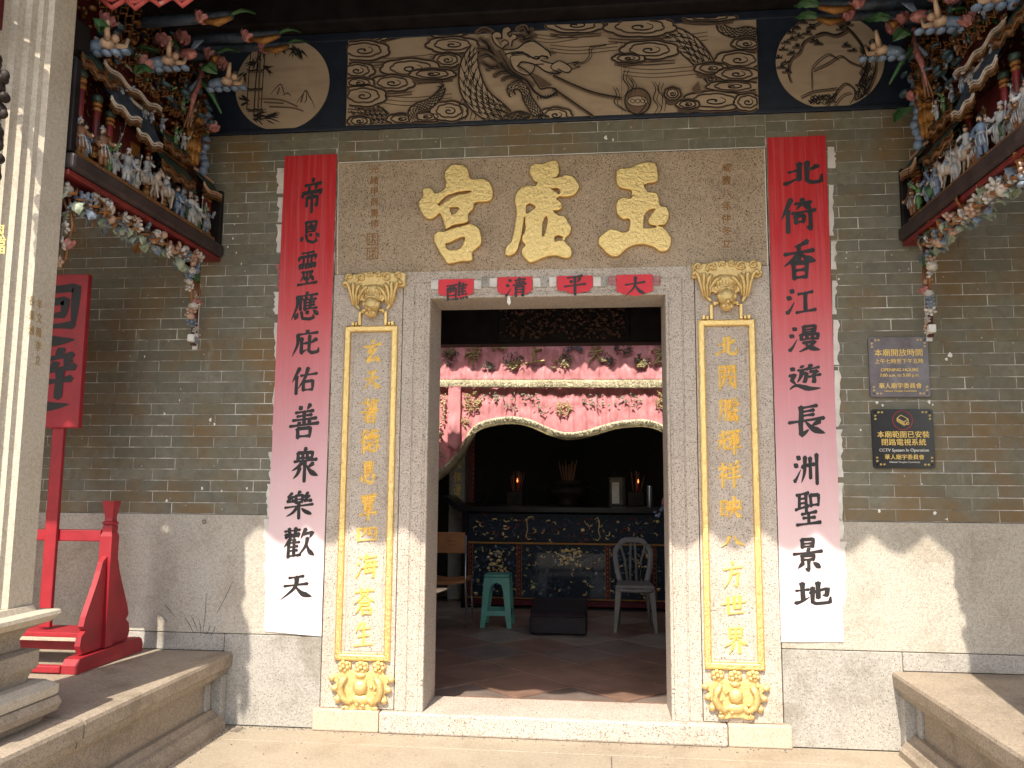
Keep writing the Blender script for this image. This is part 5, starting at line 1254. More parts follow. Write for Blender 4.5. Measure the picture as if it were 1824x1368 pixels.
    bx(-.07, .84, 2.985, -.03, 1.10, 3.32, 'pavilion_wall', 'dark_red_wood'); bx(-.03, .86, 2.985, -.02, .94, 3.25, 'lattice_door', 'gold_dull', .002)
    bx(-.06, .40, 2.985, -.04, .58, 3.2, 'lattice_door', 'roof_green', .002)
    m = MB()      # openwork tracery behind the figures
    for i in range(330):
        a_ = R.uniform(.08, 1.48); z_ = R.uniform(3.08, 3.55); b_ = R.uniform(0, 6.28); q = R.uniform(.008, .02)
        m.tube([(X(-.07+.012*R.random()), -a_-q*cos(b_+j*1.2), z_+q*sin(b_+j*1.2)) for j in range(4)], .0045, 4)
    tag(m.build('tracery', 'gilt_dark', root, True), kind='stuff')
    # gilt melon-shaped post and blue scroll by the wall
    m = MB()
    for j, (zz, r_) in enumerate(((3.40, .05), (3.47, .062), (3.55, .058), (3.64, .068), (3.73, .05))):
        m.ball((X(.0), -.36, zz), (r_, r_, .05), 12, 8)
        for i in range(8): m.ball((X(.0)+r_*.75*cos(i*pi/4), -.36+r_*.75*sin(i*pi/4), zz), (.018, .018, .045), 6, 5)
    m.build('gilt_post', 'gold_dull', root, True)
    m = MB()
    for i in range(11): m.ball((X(.02)+.012*sin(i*1.7), -.24, 3.36+i*.04), (.028, .035, .03), 8, 6)
    m.build('cloud_scroll', 'robe_blue', root, True)
    m = MB()
    for i in range(260): m.ball((X(R.uniform(-.07, .06)), -R.uniform(.25, 1.45), R.uniform(3.5, 3.95)), (R.uniform(.008, .024), R.uniform(.008, .026), R.uniform(.007, .018)), 7, 5)
    for i in range(130): a_ = R.uniform(.3, 1.35); z_ = R.uniform(3.5, 3.92); m.tube([(X(.05), -a_, z_), (X(.07), -a_-.02, z_+.025), (X(.05), -a_-.045, z_+.005), (X(.06), -a_-.06, z_+.028)], [.008, .008, .006, .003], 6)
    tag(m.build('gilt_foliage', 'gilt_dark', root, True), kind='stuff')
    m = MB()
    for i in range(90): m.ball((X(R.uniform(-.04, .08)), -R.uniform(.2, 1.3), R.uniform(3.56, 4.0)), (R.uniform(.012, .03), R.uniform(.02, .05), R.uniform(.01, .022)), 7, 5)
    tag(m.build('wave_foliage', 'carving_teal', root, True), kind='stuff')
    # upper beams and arms reaching towards the middle, ending in lotus and curled leaf
    bx(-.15, .012, 3.96, .0, 1.5, 4.10, 'upper_beam', 'black_timber', .02)
    bx(-.08, 1.40, 3.44, .03, 1.54, 3.62, 'beam_end', 'black_timber', .02)
    for (y, z, x1, r_) in ((1.05, 3.86, .62, .026), (.62, 4.0, .70, .028), (.62, 3.90, .34, .022), (.30, 4.12, .62, .024)):
        m = MB(); m.tube([(X(-.05), -y, z), (X(x1*.55), -y, z), (X(x1-.06), -y, z+.01)], [r_*1.3, r_*1.1, r_*.8], 10); m.build('bracket_arm', 'roof_blue', root, True)
        inst(ME_LOTUS, 'lotus_flower', root, (X(x1*.62), -y-.01, z-.03), (0, .5*sg, R.random()), .062)
        inst(ME_LEAF, 'carved_leaf', root, (X(x1-.08), -y-.01, z+.0), (.3, 0, 0 if sg > 0 else pi), (.15, .10, .10))
        m = MB(); m.tube([(X(x1*.62+.02), -y-.01, z-.02), (X(x1*.80), -y-.03, z-.045), (X(x1-.06), -y-.01, z-.01)], [.012, .022, .012], 7); m.build('gilt_scroll', 'gold_dull', root, True)
    for (a_, z_, o_) in ((1.36, 3.66, .06), (1.04, 3.615, .06), (.72, 3.93, .10), (.55, 3.86, .25), (.95, 3.78, .12), (.25, 3.62, .05)):
        inst(ME_LOTUS, 'lotus_flower', root, (X(o_), -a_, z_), (R.uniform(-.3, .3), .5*sg, R.random()*3), .064)
        inst(ME_LEAF, 'carved_leaf', root, (X(o_), -a_-.03, z_-.05), (R.uniform(-.5, .5), .3, R.uniform(0, 6)), .14)
    for (a_, z_, o_) in ((1.36, 3.56, .08), (.95, 3.69, .16), (.55, 3.77, .30)):      # swimming boys under the lotus
        m = MB(); mats = ['skin', 'robe_blue', 'hair_black']
        m.ball((X(o_), -a_, z_), (.036, .04, .028), 9, 7); m.ball((X(o_+.04), -a_, z_+.028), .021, 9, 7)
        for s in (-1, 1): m.tube([(X(o_+.02), -a_+s*.03, z_+.01), (X(o_+.045), -a_+s*.075, z_+.025), (X(o_+.055), -a_+s*.085, z_+.07)], [.016, .013, .009], 6)
        m.mi = 1; m.tube([(X(o_-.03), -a_, z_-.005), (X(o_-.08), -a_-.02, z_-.02), (X(o_-.12), -a_+.01, z_-.012)], [.034, .028, .012], 7)
        for i in range(5): m.ball((X(o_-.10+.05*i), -a_, z_-.045), (.026, .03, .014), 6, 5)
        m.mi = 2; m.ball((X(o_+.045), -a_, z_+.052), (.022, .022, .014), 8, 5); m.build('carved_boy', mats, root, True)
    # long-tailed bird and a fish
    m = MB(); mats = ['petal_pink', 'robe_blue', 'leaf_green', 'robe_ochre']; yb_, zb = -.50, 3.80; xo = .11
    m.tube([(X(xo), yb_, zb+.10), (X(xo), yb_, zb), (X(xo-.02), yb_-.03, zb-.10), (X(xo-.03), yb_-.05, zb-.24)], [.010, .020, .017, .004], 8); m.ball((X(xo), yb_, zb+.11), .015, 7, 5)
    for s, mi in ((-1, 1), (1, 2)):
        m.mi = mi
        for q in range(7): m.tube([(X(xo), yb_, zb+.03), (X(xo+s*.03+s*.008*q), yb_-.01, zb-.02-.01*q), (X(xo+s*(.065+.014*q)), yb_-.02, zb-.05-.026*q)], [.012, .014, .006], 5)
    m.mi = 3
    for q in (-1, 0, 1): m.tube([(X(xo-.02), yb_-.03, zb-.12), (X(xo-.04+q*.02), yb_-.05, zb-.3)], [.012, .005], 5)
    m.build('carved_bird', mats, root, True)
    m = MB(); mats = ['petal_pink', 'robe_blue']; m.ball((X(.20), -.82, 3.80), (.055, .03, .032), 10, 7); m.tube([(X(.14), -.82, 3.80), (X(.09), -.82, 3.84)], [.02, .006], 6)
    m.mi = 1
    for q in range(5): m.tube([(X(.22), -.82, 3.82), (X(.24+.012*q), -.83, 3.87)], [.01, .004], 5)
    m.build('carved_fish', mats, root, True)
    # spandrel of flowers and fruit below the beam, arching down at both ends
    def arch(a): # lower edge of the flowers, from the wall (a small) to the column
        if a < .30: return 2.60
        return 2.745-.10*max(0, (a-1.25)/.28)**2*2
    inner = [(.18, 2.833), (.18, 2.70), (.34, 2.72), (.6, 2.765), (1.0, 2.78), (1.3, 2.775), (1.45, 2.70), (1.50, 2.45), (1.53, 2.45), (1.53, 2.833)]
    m = MB(); m.prism([(-a_, z_) for a_, z_ in inner], lambda a_, b_, d: (X(d), a_, b_), -.03, -.01); m.build('spandrel_board', 'dark_red_wood', root)
    for i in range(64):
        t = i/63; a_ = .24+1.24*t+R.uniform(-.02, .02); zt = 2.815; zl = 2.735+.01*sin(a_*9)-.05*max(0, (a_-1.3)/.2)
        z_ = R.uniform(zl, zt); me_ = R.choice(ME_BL+ME_POM+[ME_LEAFP, ME_LEAFG, ME_LEAFO, ME_LEAFP]); s_ = .036 if me_ in ME_BL else (.032 if me_ in ME_POM else .085)
        inst(me_, me_.name.split('.')[0], root, (X(R.uniform(.0, .05)), -a_, z_), (R.uniform(-.5, .5), (1.2+R.uniform(-.5, .5))*sg, R.uniform(0, 6)), s_*R.uniform(.8, 1.25))
    for i in range(30):
        t = i/29; a_ = .26+1.2*t; inst(ME_LEAFP if i % 3 else ME_LEAFG, 'carved_leaf', root, (X(.02), -a_, 2.728+.012*sin(a_*12)-.06*max(0, (a_-1.3)/.2)), (R.uniform(-.6, .6), .6, R.choice((1.57, -1.57))+R.uniform(-.5, .5)), .075)
    m = MB()
    for i in range(14): a_ = .25+i*.09; m.tube([(X(.02), -a_, 2.81), (X(.05), -a_-.05, 2.765), (X(.03), -a_-.11, 2.75)], [.007, .009, .005], 6)
    m.build('vine', 'stem_ochre', root, True)
    for (a_, z_) in ((1.46, 2.70), (1.49, 2.60), (1.50, 2.52), (1.51, 2.43)):      # tail by the column
        inst(R.choice(ME_BL), 'blossom', root, (X(.02), -a_, z_), (0, 1.3*sg, R.random()*6), .032)
    inst(ME_LOTUS, 'lotus_flower', root, (X(.02), -1.47, 2.50), (0, 0, 0), .055)
    m = MB(); m.tube([(X(.02), -1.47, 2.74), (X(.03), -1.45, 2.62), (X(.02), -1.47, 2.45)], .006, 6); m.tube([(X(.0), -1.49, 2.74), (X(.03), -1.42, 2.60), (X(.0), -1.46, 2.55)], .006, 6); m.build('vine', 'stem_ochre', root, True)
    # hanging tail by the wall
    bx(-.03, .16, 2.27, .0, .19, 2.83, 'red_strip', 'dark_red_wood'); bx(-.031, .152, 2.25, .0, .159, 2.66, 'white_edge', 'paint_white', .001)
    for i in range(13):
        z_ = 2.70-.034*i; a_ = .235+.02*sin(i)+(.08 if i < 4 else .04 if i < 10 else 0); inst(R.choice(ME_BL+ME_POM), 'blossom', root, (X(.02), -a_, z_), (0, 1.3*sg, R.random()*6), .03*R.uniform(.8, 1.3)*(1 if i < 10 else .7))
    inst(ME_LOTUS, 'lotus_flower', root, (X(.03), -.26, 2.50), (0, .4*sg, 0), .045)
    bx(-.02, .22, 2.655, .03, .32, 2.72, 'green_cloth', 'leaf_green', .012)
    m = MB()
    for q in range(4): m.tube([(X(.01), -.20-.03*q, 2.68), (X(.03), -.22-.035*q, 2.58), (X(.01), -.21-.02*q, 2.48)], .0065, 6)
    m.build('vine', 'stem_ochre', root, True)
    bx(-.02, .195, 2.285, .02, .25, 2.33, 'tail_block', 'paint_white', .006)
    return root
bracket(1, -2.46, 'left painted bracket crowded with carved figures, in full view between column and wall')
bracket(-1, 1.82, 'right painted bracket crowded with carved figures, cut off by the picture edge')

# ------------------------------------------------------------------ red placard stand
st = thing('placard_stand', 'red lacquered placard on a pole in a carved stand, black characters, behind the left column', 'placard stand', (-3.1, -.33, .428))
XP, YP = -2.80, -.40
def sbox(x0, y0, z0, x1, y1, z1, name, c=.006, mat='red_lacquer'): m = MB(); m.box(x0, y0, z0, x1, y1, z1, c); return m.build(name, mat, st)
for xp in (XP, XP-.80):
    foot = [(-.69, .428), (-.69, .47), (-.665, .50), (-.63, .505), (-.10, .515), (-.075, .50), (-.06, .47), (-.06, .428)]
    m = MB(); m.prism(foot, lambda a, b, d: (xp+d, a, b), -.045, .045); m.build('foot', 'red_lacquer', st)
    m = MB(); q = .036
    pr = [(q, .516), (q, 1.13), (.028, 1.155), (.030, 1.18)]
    for w_, z_ in pr+[(.025, 1.20), (.022, 1.235), (.036, 1.33)]: m.v += [(xp-w_, YP-w_, z_), (xp+w_, YP-w_, z_), (xp+w_, YP+w_, z_), (xp-w_, YP+w_, z_)]
    n = 7
    for j in range(n-1):
        for i in range(4): m.face([j*4+i, j*4+(i+1) % 4, j*4+4+(i+1) % 4, j*4+4+i])
    m.face([0, 3, 2, 1]); m.face([n*4-4, n*4-3, n*4-2, n*4-1]); m.build('post', 'red_lacquer', st)
    m = MB(); m.lathe([(.030, 1.192), (.044, 1.200), (.044, 1.208), (.030, 1.216)], 16, (xp, YP, 0)); m.build('collar', 'red_lacquer', st, True)
    for s in (-1, 1):
        wing = [(.037, .517), (.215, .517), (.235, .56), (.225, .61), (.19, .635), (.215, .66), (.20, .71), (.16, .79), (.12, .87), (.09, .94), (.075, .99), (.037, 1.02)]
        m = MB(); m.prism([(YP+s*a, b) for a, b in wing], lambda a, b, d: (xp+d, a, b), -.016, .016); m.build('side_wing', 'red_lacquer', st)
sbox(XP-.764, YP-.03, 1.10, XP-.037, YP+.02, 1.165, 'cross_rail'); sbox(XP-.754, YP-.13, .585, XP-.046, YP+.10, .61, 'shelf', .003)
sbox(XP-.754, YP-.135, .565, XP-.046, YP-.105, .584, 'shelf_edge', .002, 'granite_pink'); sbox(XP-.754, YP-.05, .50, XP-.046, YP+.03, .563, 'lower_rail'); sbox(XP-.754, YP-.30, .432, XP-.046, YP-.26, .47, 'base_rail')
PX0, PZ = -3.245, YP
sbox(-3.13-.03, YP-.06, .62, -3.10+.012, YP-.031, 1.80, 'pole')
bd = sbox(-3.55, YP-.075, 1.745, -2.99, YP-.035, 2.655, 'placard_board', .006)
for ch, zc in (('迴', 2.40), ('避', 2.02)):
    glyph(ch, -3.245, zc, .40, .35, YP-.0755, 'ink', st, 14)
# ------------------------------------------------------------------ inside: entrance hall, light well, altar
FI = .06
fl = tag(thing('interior_floor', None, None, (CX, 2, FI)), kind='structure')
m = MB(); m.box(-3.5, .34, FI-.2, 3.1, 7.0, FI-.012); m.build('screed', 'tile_dark', fl)
T = .50; h2 = T/sqrt(2)
tm = {}
for mt in ('tile_terracotta', 'tile_buff', 'tile_dark'):
    m = MB(); a = h2-.004; c = .003
    m.v = [(a*cos(k*pi/2), a*sin(k*pi/2), -.011) for k in range(4)]+[(a*cos(k*pi/2), a*sin(k*pi/2), -.002) for k in range(4)]+[((a-c)*cos(k*pi/2), (a-c)*sin(k*pi/2), 0) for k in range(4)]
    m.face([8, 9, 10, 11])
    for b in (0, 4):
        for i in range(4): m.face([b+i, b+(i+1) % 4, b+4+(i+1) % 4, b+4+i])
    tm[mt] = proto(m, 'floor_tile', mt, False)
for j in range(-1, 15):
    for i in range(-5, 5):
        x = CX+.12+(i+.5*(j % 2))*2*h2; y = .62+j*h2
        if y-h2 < .34: 
            if y < .34: continue
        if -2.6 < x < 1.9 and y < 5.2 and y-h2 > .30: inst(tm[rnd.choice(('tile_terracotta', 'tile_terracotta', 'tile_buff', 'tile_dark'))], 'floor_tile', fl, (x, y, FI))
m = MB(); m.box(XL-.6, .335, FI-.1, XR+.6, .62, FI-.001); m.build('edge_tiling', 'tile_terracotta', fl)
ih = thing('temple_interior', 'dark interior walls and ceiling of the temple seen through the doorway', 'room', (CX, 3, 0))
def ibox(x0, y0, z0, x1, y1, z1, name, mat, c=0, root=None): m = MB(); m.box(x0, y0, z0, x1, y1, z1, c); return m.build(name, mat, root or ih)
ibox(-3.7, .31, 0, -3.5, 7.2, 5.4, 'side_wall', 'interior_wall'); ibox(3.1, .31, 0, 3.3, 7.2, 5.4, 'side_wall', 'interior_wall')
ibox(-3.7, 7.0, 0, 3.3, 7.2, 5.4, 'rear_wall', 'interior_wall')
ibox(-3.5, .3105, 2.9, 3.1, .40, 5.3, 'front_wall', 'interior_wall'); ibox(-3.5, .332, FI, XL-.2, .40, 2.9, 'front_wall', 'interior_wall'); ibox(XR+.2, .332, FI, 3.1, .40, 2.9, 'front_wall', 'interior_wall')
m = MB(); m.prism([(.30, 5.0), (2.75, 3.58), (2.75, 3.66), (.30, 5.12)], lambda a, b, d: (d, a, b), -3.7, 3.3); m.build('hall_roof', 'black_timber', ih)
m = MB(); m.prism([(3.33, 3.76), (7.1, 5.2), (7.1, 5.35), (3.33, 3.90)], lambda a, b, d: (d, a, b), -3.7, 3.3); m.build('shrine_roof', 'black_timber', ih)
tp2 = [(-.11, .10), (-.11, .03)]+[(-.11+.22*i/10, .025-.09*abs(sin(pi*i/10))**1.3) for i in range(11)]+[(.11, .10)]
m = MB(); m.prism(tp2, lambda a, b, d: (a, d, b), 0, .02); dm2 = proto(m, 'drip_tile', 'clay_tile', False)
for i in range(30): inst(dm2, 'drip_tile', ih, (-3.5+i*.222, 3.30, 3.71))
hbm = thing('carved_beam', 'dark gilt carved beam panel hanging inside above the pink valance', 'beam', (CX, 1.6, 2.55))
ibox(-3.5, 1.55, 2.555, 3.1, 1.70, 3.6, 'beam', 'black_timber', 0, hbm)
xa, _ = W(887, 580, 1.5); xb_, _ = W(1121, 580, 1.5)
ibox(xa, 1.52, 2.575, xb_, 1.549, 2.87, 'panel', 'black_timber', .004, hbm)
m = MB(); R = random.Random(3)
for i in range(230):
    x = R.uniform(xa+.02, xb_-.02); z = R.uniform(2.59, 2.85); m.ball((x, 1.515, z), (R.uniform(.008, .024), .012, R.uniform(.006, .02)), 6, 4)
for i in range(40):
    x = R.uniform(xa+.03, xb_-.05); z = R.uniform(2.6, 2.84); m.tube([(x, 1.51, z), (x+.025, 1.50, z+.02), (x+.05, 1.51, z-.01)], [.006, .007, .003], 5)
tag(m.build('relief_carving', 'relief_dark', hbm, True), kind='stuff')

# valances
YC = 4.05
vl = thing('pink_valance', 'upper pink satin valance with gold embroidered characters, half in sun, above the draped one', 'valance', (CX, YC, 2.6), 'pink embroidered valances in the temple')
def cloth(root, name, xs, top, bot, y, amp, mat, rows=26, ph=0.0, th=.003):
    m = MB(); n = len(xs)
    for lay in (0, 1):
        for j in range(rows+1):
            t = j/rows
            for i, x in enumerate(xs):
                z = top(x)*(1-t)+bot(x)*t
                a = amp*(.35+.65*t)*(sin(x*46+ph+2.2*sin(x*7))*.5+sin(x*83+1.3*sin(x*11+ph))*.32)+.016*noise.noise(Vector((x*5, z*6, ph)))+.014*(abs(noise.noise(Vector((x*13+z*3, z*6, ph))))-.2)+.010*(abs(noise.noise(Vector((x*24-z*7, z*9, ph+4))))-.2)
                m.v.append((x, y+a+(th if lay else 0), z))
    K = (rows+1)*n
    for j in range(rows):
        for i in range(n-1): a = j*n+i; m.face([a, a+n, a+n+1, a+1]); m.face([K+a, K+a+1, K+a+n+1, K+a+n])
    for i in range(n-1): a = rows*n+i; m.face([a, a+K, a+K+1, a+1])
    return m.build(name, mat, root, True, False)
xs = [-2.3+i*.0125 for i in range(265)]
def pline(pts, y):
    q = [W(a, b, y) for a, b in pts]
    def f(x):
        if x <= q[0][0]: return q[0][1]
        for (x0, z0_), (x1, z1_) in zip(q, q[1:]):
            if x <= x1:
                t = (x-x0)/(x1-x0); t = t*t*(3-2*t) if False else t
                return z0_+(z1_-z0_)*t
        return q[-1][1]
    return f
t1 = lambda x: 3.25; b1 = pline([(770, 677), (1180, 677)], YC)
cloth(vl, 'satin_cloth', xs, t1, lambda x: b1(x), YC, .016, 'curtain_pink', 34)
b1b = pline([(770, 690), (1180, 692)], YC)
cloth(vl, 'woven_trim', xs, lambda x: b1(x)+.003, b1b, YC-.012, .010, 'curtain_trim', 5)
YD = YC+.05
dv = thing('pink_valance', 'lower pink satin valance with a swagged gold border, sunlit, tied back at its left end', 'valance', (CX, YD, 2.2), 'pink embroidered valances in the temple')
low = [(770, 842), (784, 838), (800, 826), (818, 806), (830, 786), (842, 766), (856, 755), (880, 748), (904, 745), (925, 746), (946, 751), (962, 758), (978, 765), (996, 771), (1014, 773), (1041, 770), (1068, 762), (1096, 754), (1120, 751), (1146, 750), (1164, 753), (1180, 760)]
bd_ = pline(low, YD)
cloth(dv, 'satin_cloth', xs, lambda x: 2.78, bd_, YD, .020, 'curtain_pink', 30, 2.0)
m = MB(); Pn = []
for i in range(len(low)):
    a, b = low[i]; Pn.append((a, b+2))
def cf(a, b, h): x, z = W(a, b, YD-.03); return (x, YD-.03-h, z)
Q = catmull(Pn, 5); ribbon(m, Q, [5.0]*len(Q), cf, 0, .018)
m.build('gold_border', 'curtain_trim', dv, True, False)
m = MB(); pr_ = [cf(a, b, .01) for a, b in Q]
for i in range(0, len(pr_)-1):
    for s in range(4):
        t = s/4; p = [pr_[i][k]+(pr_[i+1][k]-pr_[i][k])*t for k in range(3)]; p[2] -= .028
        m.tube([p, (p[0]+.004, p[1], p[2]-.022-.006*R.random())], .0035, 4)
tag(m.build('fringe', 'rope_fringe', dv), kind='stuff')
m = MB(); Q2 = [cf(a, b, .04) for a, b in ((846, 772), (834, 790), (822, 812), (806, 832), (786, 848), (770, 858))]; m.tube(Q2, [.02, .032, .038, .036, .034, .034], 10); m.build('tie_rope', 'rope_fringe', dv, True)
def arcs(root, path, half, n, mat, seed, off):
    r = random.Random(seed); m = MB(); Lp = len(path)-1
    for i in range(n):
        t = (i+r.random())/n*Lp; k = min(int(t), Lp-1); f = t-k; x = path[k][0]+(path[k+1][0]-path[k][0])*f; z = path[k][2]+(path[k+1][2]-path[k][2])*f+r.uniform(-half, half); y = path[k][1]-off
        a0 = r.uniform(0, 6.28); q = r.uniform(.006, .013); m.tube([(x+q*cos(a0+j*1.1), y, z+q*sin(a0+j*1.1)) for j in range(4)], .0022, 4)
    tag(m.build('border_pattern', mat, root), kind='stuff')
arcs(dv, pr_, .020, 520, 'embroidery_dark', 4, .012)
arcs(vl, [(-2.2, YC-.035, (b1(-1)+b1b(-1))/2), (.9, YC-.035, (b1(.6)+b1b(.6))/2)], .022, 420, 'embroidery_dark', 6, .002)
# hanging strip and gold panel at the left
m = MB(); x0, z1 = W(799, 688, YD-.06); x1, z0 = W(819, 800, YD-.06)
cloth(dv, 'hanging_strip', [x0+(x1-x0)*i/10 for i in range(11)], lambda x: z1, lambda x: z0+.02*sin(x*60), YD-.07, .012, 'curtain_pink', 16, 1.0)
m = MB()
for i in range(42):
    t = i/41; a = 787+6*sin(t*7); b = 700+t*115; x, z = W(a+R.uniform(-6, 6), b, YD-.05); m.ball((x, YD-.06, z), (R.uniform(.008, .022), .010, R.uniform(.008, .018)), 6, 4)
tag(m.build('gold_embroidery', 'embroidery', dv, True), kind='stuff')
# embroidered emblems and characters (read from the right)
for ch, px, py, s_ in (('帝', 843, 632, 34), ('上', 953, 628, 34), ('天', 1062, 630, 36), ('玄', 1176, 632, 34)):
    x, z = W(px, py, YC-.03); x1, _ = W(px+s_, py, YC-.03); glyph(ch, x, z, x1-x, (x1-x)*1.15, YC-.03, 'embroidery', vl, 13 if ch != '帝' else 10, .010)
def emb(root, px, py, rx, ry, n, mat, y, seed):
    r = random.Random(seed); m = MB()
    for i in range(n):
        a = r.uniform(0, 6.28); q = sqrt(r.random()); x, z = W(px+rx*q*cos(a), py+ry*q*sin(a), y); l = r.uniform(.02, .06); b = r.uniform(0, 6.28)
        m.tube([(x, y, z), (x+l*.5*cos(b), y-.008, z+l*.5*sin(b)+.01), (x+l*cos(b), y, z+l*sin(b))], [.005, .006, .002], 5)
        if i % 3 == 0: m.ball((x, y, z), (.014, .008, .012), 6, 4)
    tag(m.build('embroidered_emblem', mat, root, True), kind='stuff')
for k, (px, py, rx, ry, mt) in enumerate(((802, 635, 13, 14, 'embroidery_dark'), (798, 626, 12, 8, 'embroidery'), (914, 642, 18, 14, 'embroidery_dark'), (916, 650, 14, 9, 'embroidery'), (1000, 646, 19, 14, 'embroidery'), (1006, 640, 12, 8, 'embroidery_dark'), (1022, 620, 18, 7, 'petal_grey'), (890, 618, 16, 5, 'embroidery'), (1110, 622, 18, 8, 'embroidery_dark'), (1142, 643, 15, 12, 'embroidery_dark'), (1146, 648, 12, 8, 'embroidery'), (870, 652, 8, 6, 'embroidery_dark'), (1082, 640, 10, 10, 'embroidery_dark'))):
    emb(vl, px, py, rx, ry, 26, mt, YC-.028, k)
for k, (px, py, rx, ry, mt, n) in enumerate(((840, 716, 17, 18, 'embroidery', 60), (1004, 728, 12, 12, 'embroidery', 40), (1176, 715, 8, 18, 'embroidery', 30), (880, 708, 26, 6, 'leaf_pale', 14), (935, 708, 26, 8, 'leaf_pale', 14), (1060, 715, 30, 12, 'leaf_pale', 16), (1120, 715, 30, 10, 'leaf_pale', 16), (910, 725, 14, 8, 'leaf_pale', 8), (828, 752, 10, 8, 'embroidery', 16), (960, 730, 20, 6, 'leaf_pale', 8))):
    emb(dv, px, py, rx, ry, n, mt, YD-.032, 50+k)

# altar table
YA = 4.35
at = thing('altar_table', 'long black altar table with blue and gilt carved front and upcurled left end', 'altar table', (CX, YA+.4, FI))
x0 = W(826, 905, YA)[0]; x1 = 1.25
zt = W(1000, 904, YA)[1]
prt = [(x0-.06, zt+.0)]+[(x0-.02, zt+.045), (x0-.10, zt+.065), (x0-.17, zt+.13), (x0-.24, zt+.15), (x0-.24, zt+.10), (x0-.16, zt+.06), (x0-.10, zt-.01), (x0-.04, zt-.045), (x1, zt-.045), (x1, zt+.0)]
m = MB(); m.prism([(x0-.02, zt+.002), (x0-.09, zt+.03), (x0-.16, zt+.10), (x0-.25, zt+.12), (x0-.25, zt+.07), (x0-.18, zt+.05), (x0-.12, zt-.02), (x0-.05, zt-.05), (x1, zt-.05), (x1, zt+.002)], lambda a, b, d: (a, d, b), YA-.04, YA+1.0); m.build('table_top', 'altar_black', at)
def pz(py): return W(1000, py, YA)[1]
def pxx(px): return W(px, 1000, YA)[0]
def abox(a, b, c, d, y0, y1, name, mat, bv=.003): 
    return ibox(a, y0, b, c, y1, d, name, mat, bv, at)
abox(x0-.02, FI, pxx(832), pz(912), YA, YA+.08, 'leg', 'altar_black'); abox(x1-.1, FI, x1-.02, pz(912), YA, YA+.08, 'leg', 'altar_black')
abox(pxx(833), pz(966), x1-.11, pz(916), YA+.01, YA+.04, 'frieze_panel', 'altar_blue')
abox(pxx(833), pz(1068), x1-.11, pz(970), YA+.015, YA+.04, 'lower_panel', 'altar_blue')
abox(pxx(833), pz(1080), x1-.11, pz(1070), YA+.0, YA+.04, 'bottom_rail', 'altar_maroon'); abox(pxx(833), FI, x1-.11, pz(1084), YA+.05, YA+.07, 'kick_board', 'altar_black')
for (a, b, c, d) in ((833, 967, 1190, 970), (833, 1066, 1190, 1068)):
    abox(pxx(a), pz(d), pxx(c), pz(b), YA-.004, YA+.012, 'gilt_bead', 'gold_dull', .001)
for a, w_ in ((838, 8), (925, 8), (1082, 8), (1166, 6)):
    abox(pxx(a-w_/2), pz(1066), pxx(a+w_/2), pz(970), YA-.001, YA+.014, 'upright_panel', 'altar_maroon', .001)
    m = MB()
    for s in (-1, 1): m.box(pxx(a+s*w_/2)-.002, YA-.006, pz(1066), pxx(a+s*w_/2)+.002, YA-.001, pz(971))
    for q in range(11): z_ = pz(977+q*8.2); m.box(pxx(a)-.009, YA-.005, z_-.009, pxx(a)+.008, YA-.001, z_-.005); m.box(pxx(a)-.002, YA-.005, z_-.012, pxx(a)+.002, YA-.001, z_+.012); m.box(pxx(a)-.008, YA-.005, z_+.004, pxx(a)+.01, YA-.001, z_+.008)
    tag(m.build('gilt_inscription', 'gold_dull', at), kind='stuff')
def scatter(x_a, x_b, z_a, z_b, n, mat, name, y, seed, big=.09):
    r = random.Random(seed); m = MB()
    for i in range(n):
        x = r.uniform(x_a+.03, x_b-.03); z = r.uniform(z_a+.02, z_b-.02); l = r.uniform(.02, big); a = r.uniform(0, 6.28); k = r.random()
        if k < .6: m.tube([(x+l*.5*q*cos(a+q*1.1), y-.004, z+l*.4*q*sin(a+q*1.1)) for q in (0, .5, 1, 1.5)], [.004, .008, .007, .003], 5)
        else: m.ball((x, y, z), (r.uniform(.008, .028), .008, r.uniform(.006, .02)), 6, 4)
    tag(m.build(name, mat, at, True), kind='stuff')
xa_, xb2 = pxx(836), pxx(1180)
scatter(xa_, xb2, pz(966), pz(918), 60, 'gold_carving', 'gilt_relief', YA+.008, 1); scatter(xa_, xb2, pz(966), pz(918), 130, 'roof_blue', 'cloud_relief', YA+.008, 2); scatter(xa_, xb2, pz(966), pz(918), 50, 'red_wood', 'flower_relief', YA+.008, 3)
scatter(xa_, xb2, pz(1066), pz(972), 110, 'gold_carving', 'gilt_relief', YA+.012, 4); scatter(xa_, xb2, pz(1066), pz(972), 330, 'carving_teal', 'cloud_relief', YA+.012, 5); scatter(xa_, xb2, pz(1066), pz(972), 60, 'robe_blue', 'wave_relief', YA+.012, 6)
scatter(pxx(865), pxx(905), pz(1040), pz(980), 60, 'gold_carving', 'gilt_beast', YA+.006, 7, .04); scatter(pxx(985), pxx(1040), pz(1010), pz(975), 60, 'gold_carving', 'gilt_beast', YA+.006, 8, .04)
for s, px in ((1, 938), (-1, 1068)):
    m = MB(); X_ = pxx(px); m.tube([(X_+s*.05, YA, pz(924)), (X_+s*.02, YA-.005, pz(921)), (X_, YA-.005, pz(928)), (X_+s*.01, YA-.005, pz(945)), (X_-s*.01, YA-.005, pz(956)), (X_+s*.02, YA-.005, pz(962)), (X_+s*.05, YA, pz(960))], .006, 6); m.build('cartouche_bracket', 'gold_carving', at, True)
ibox(pxx(936), YA-.018, pz(1062), pxx(1078), YA-.014, pz(985), 'glass_pane', 'clear_pane', 0, at)
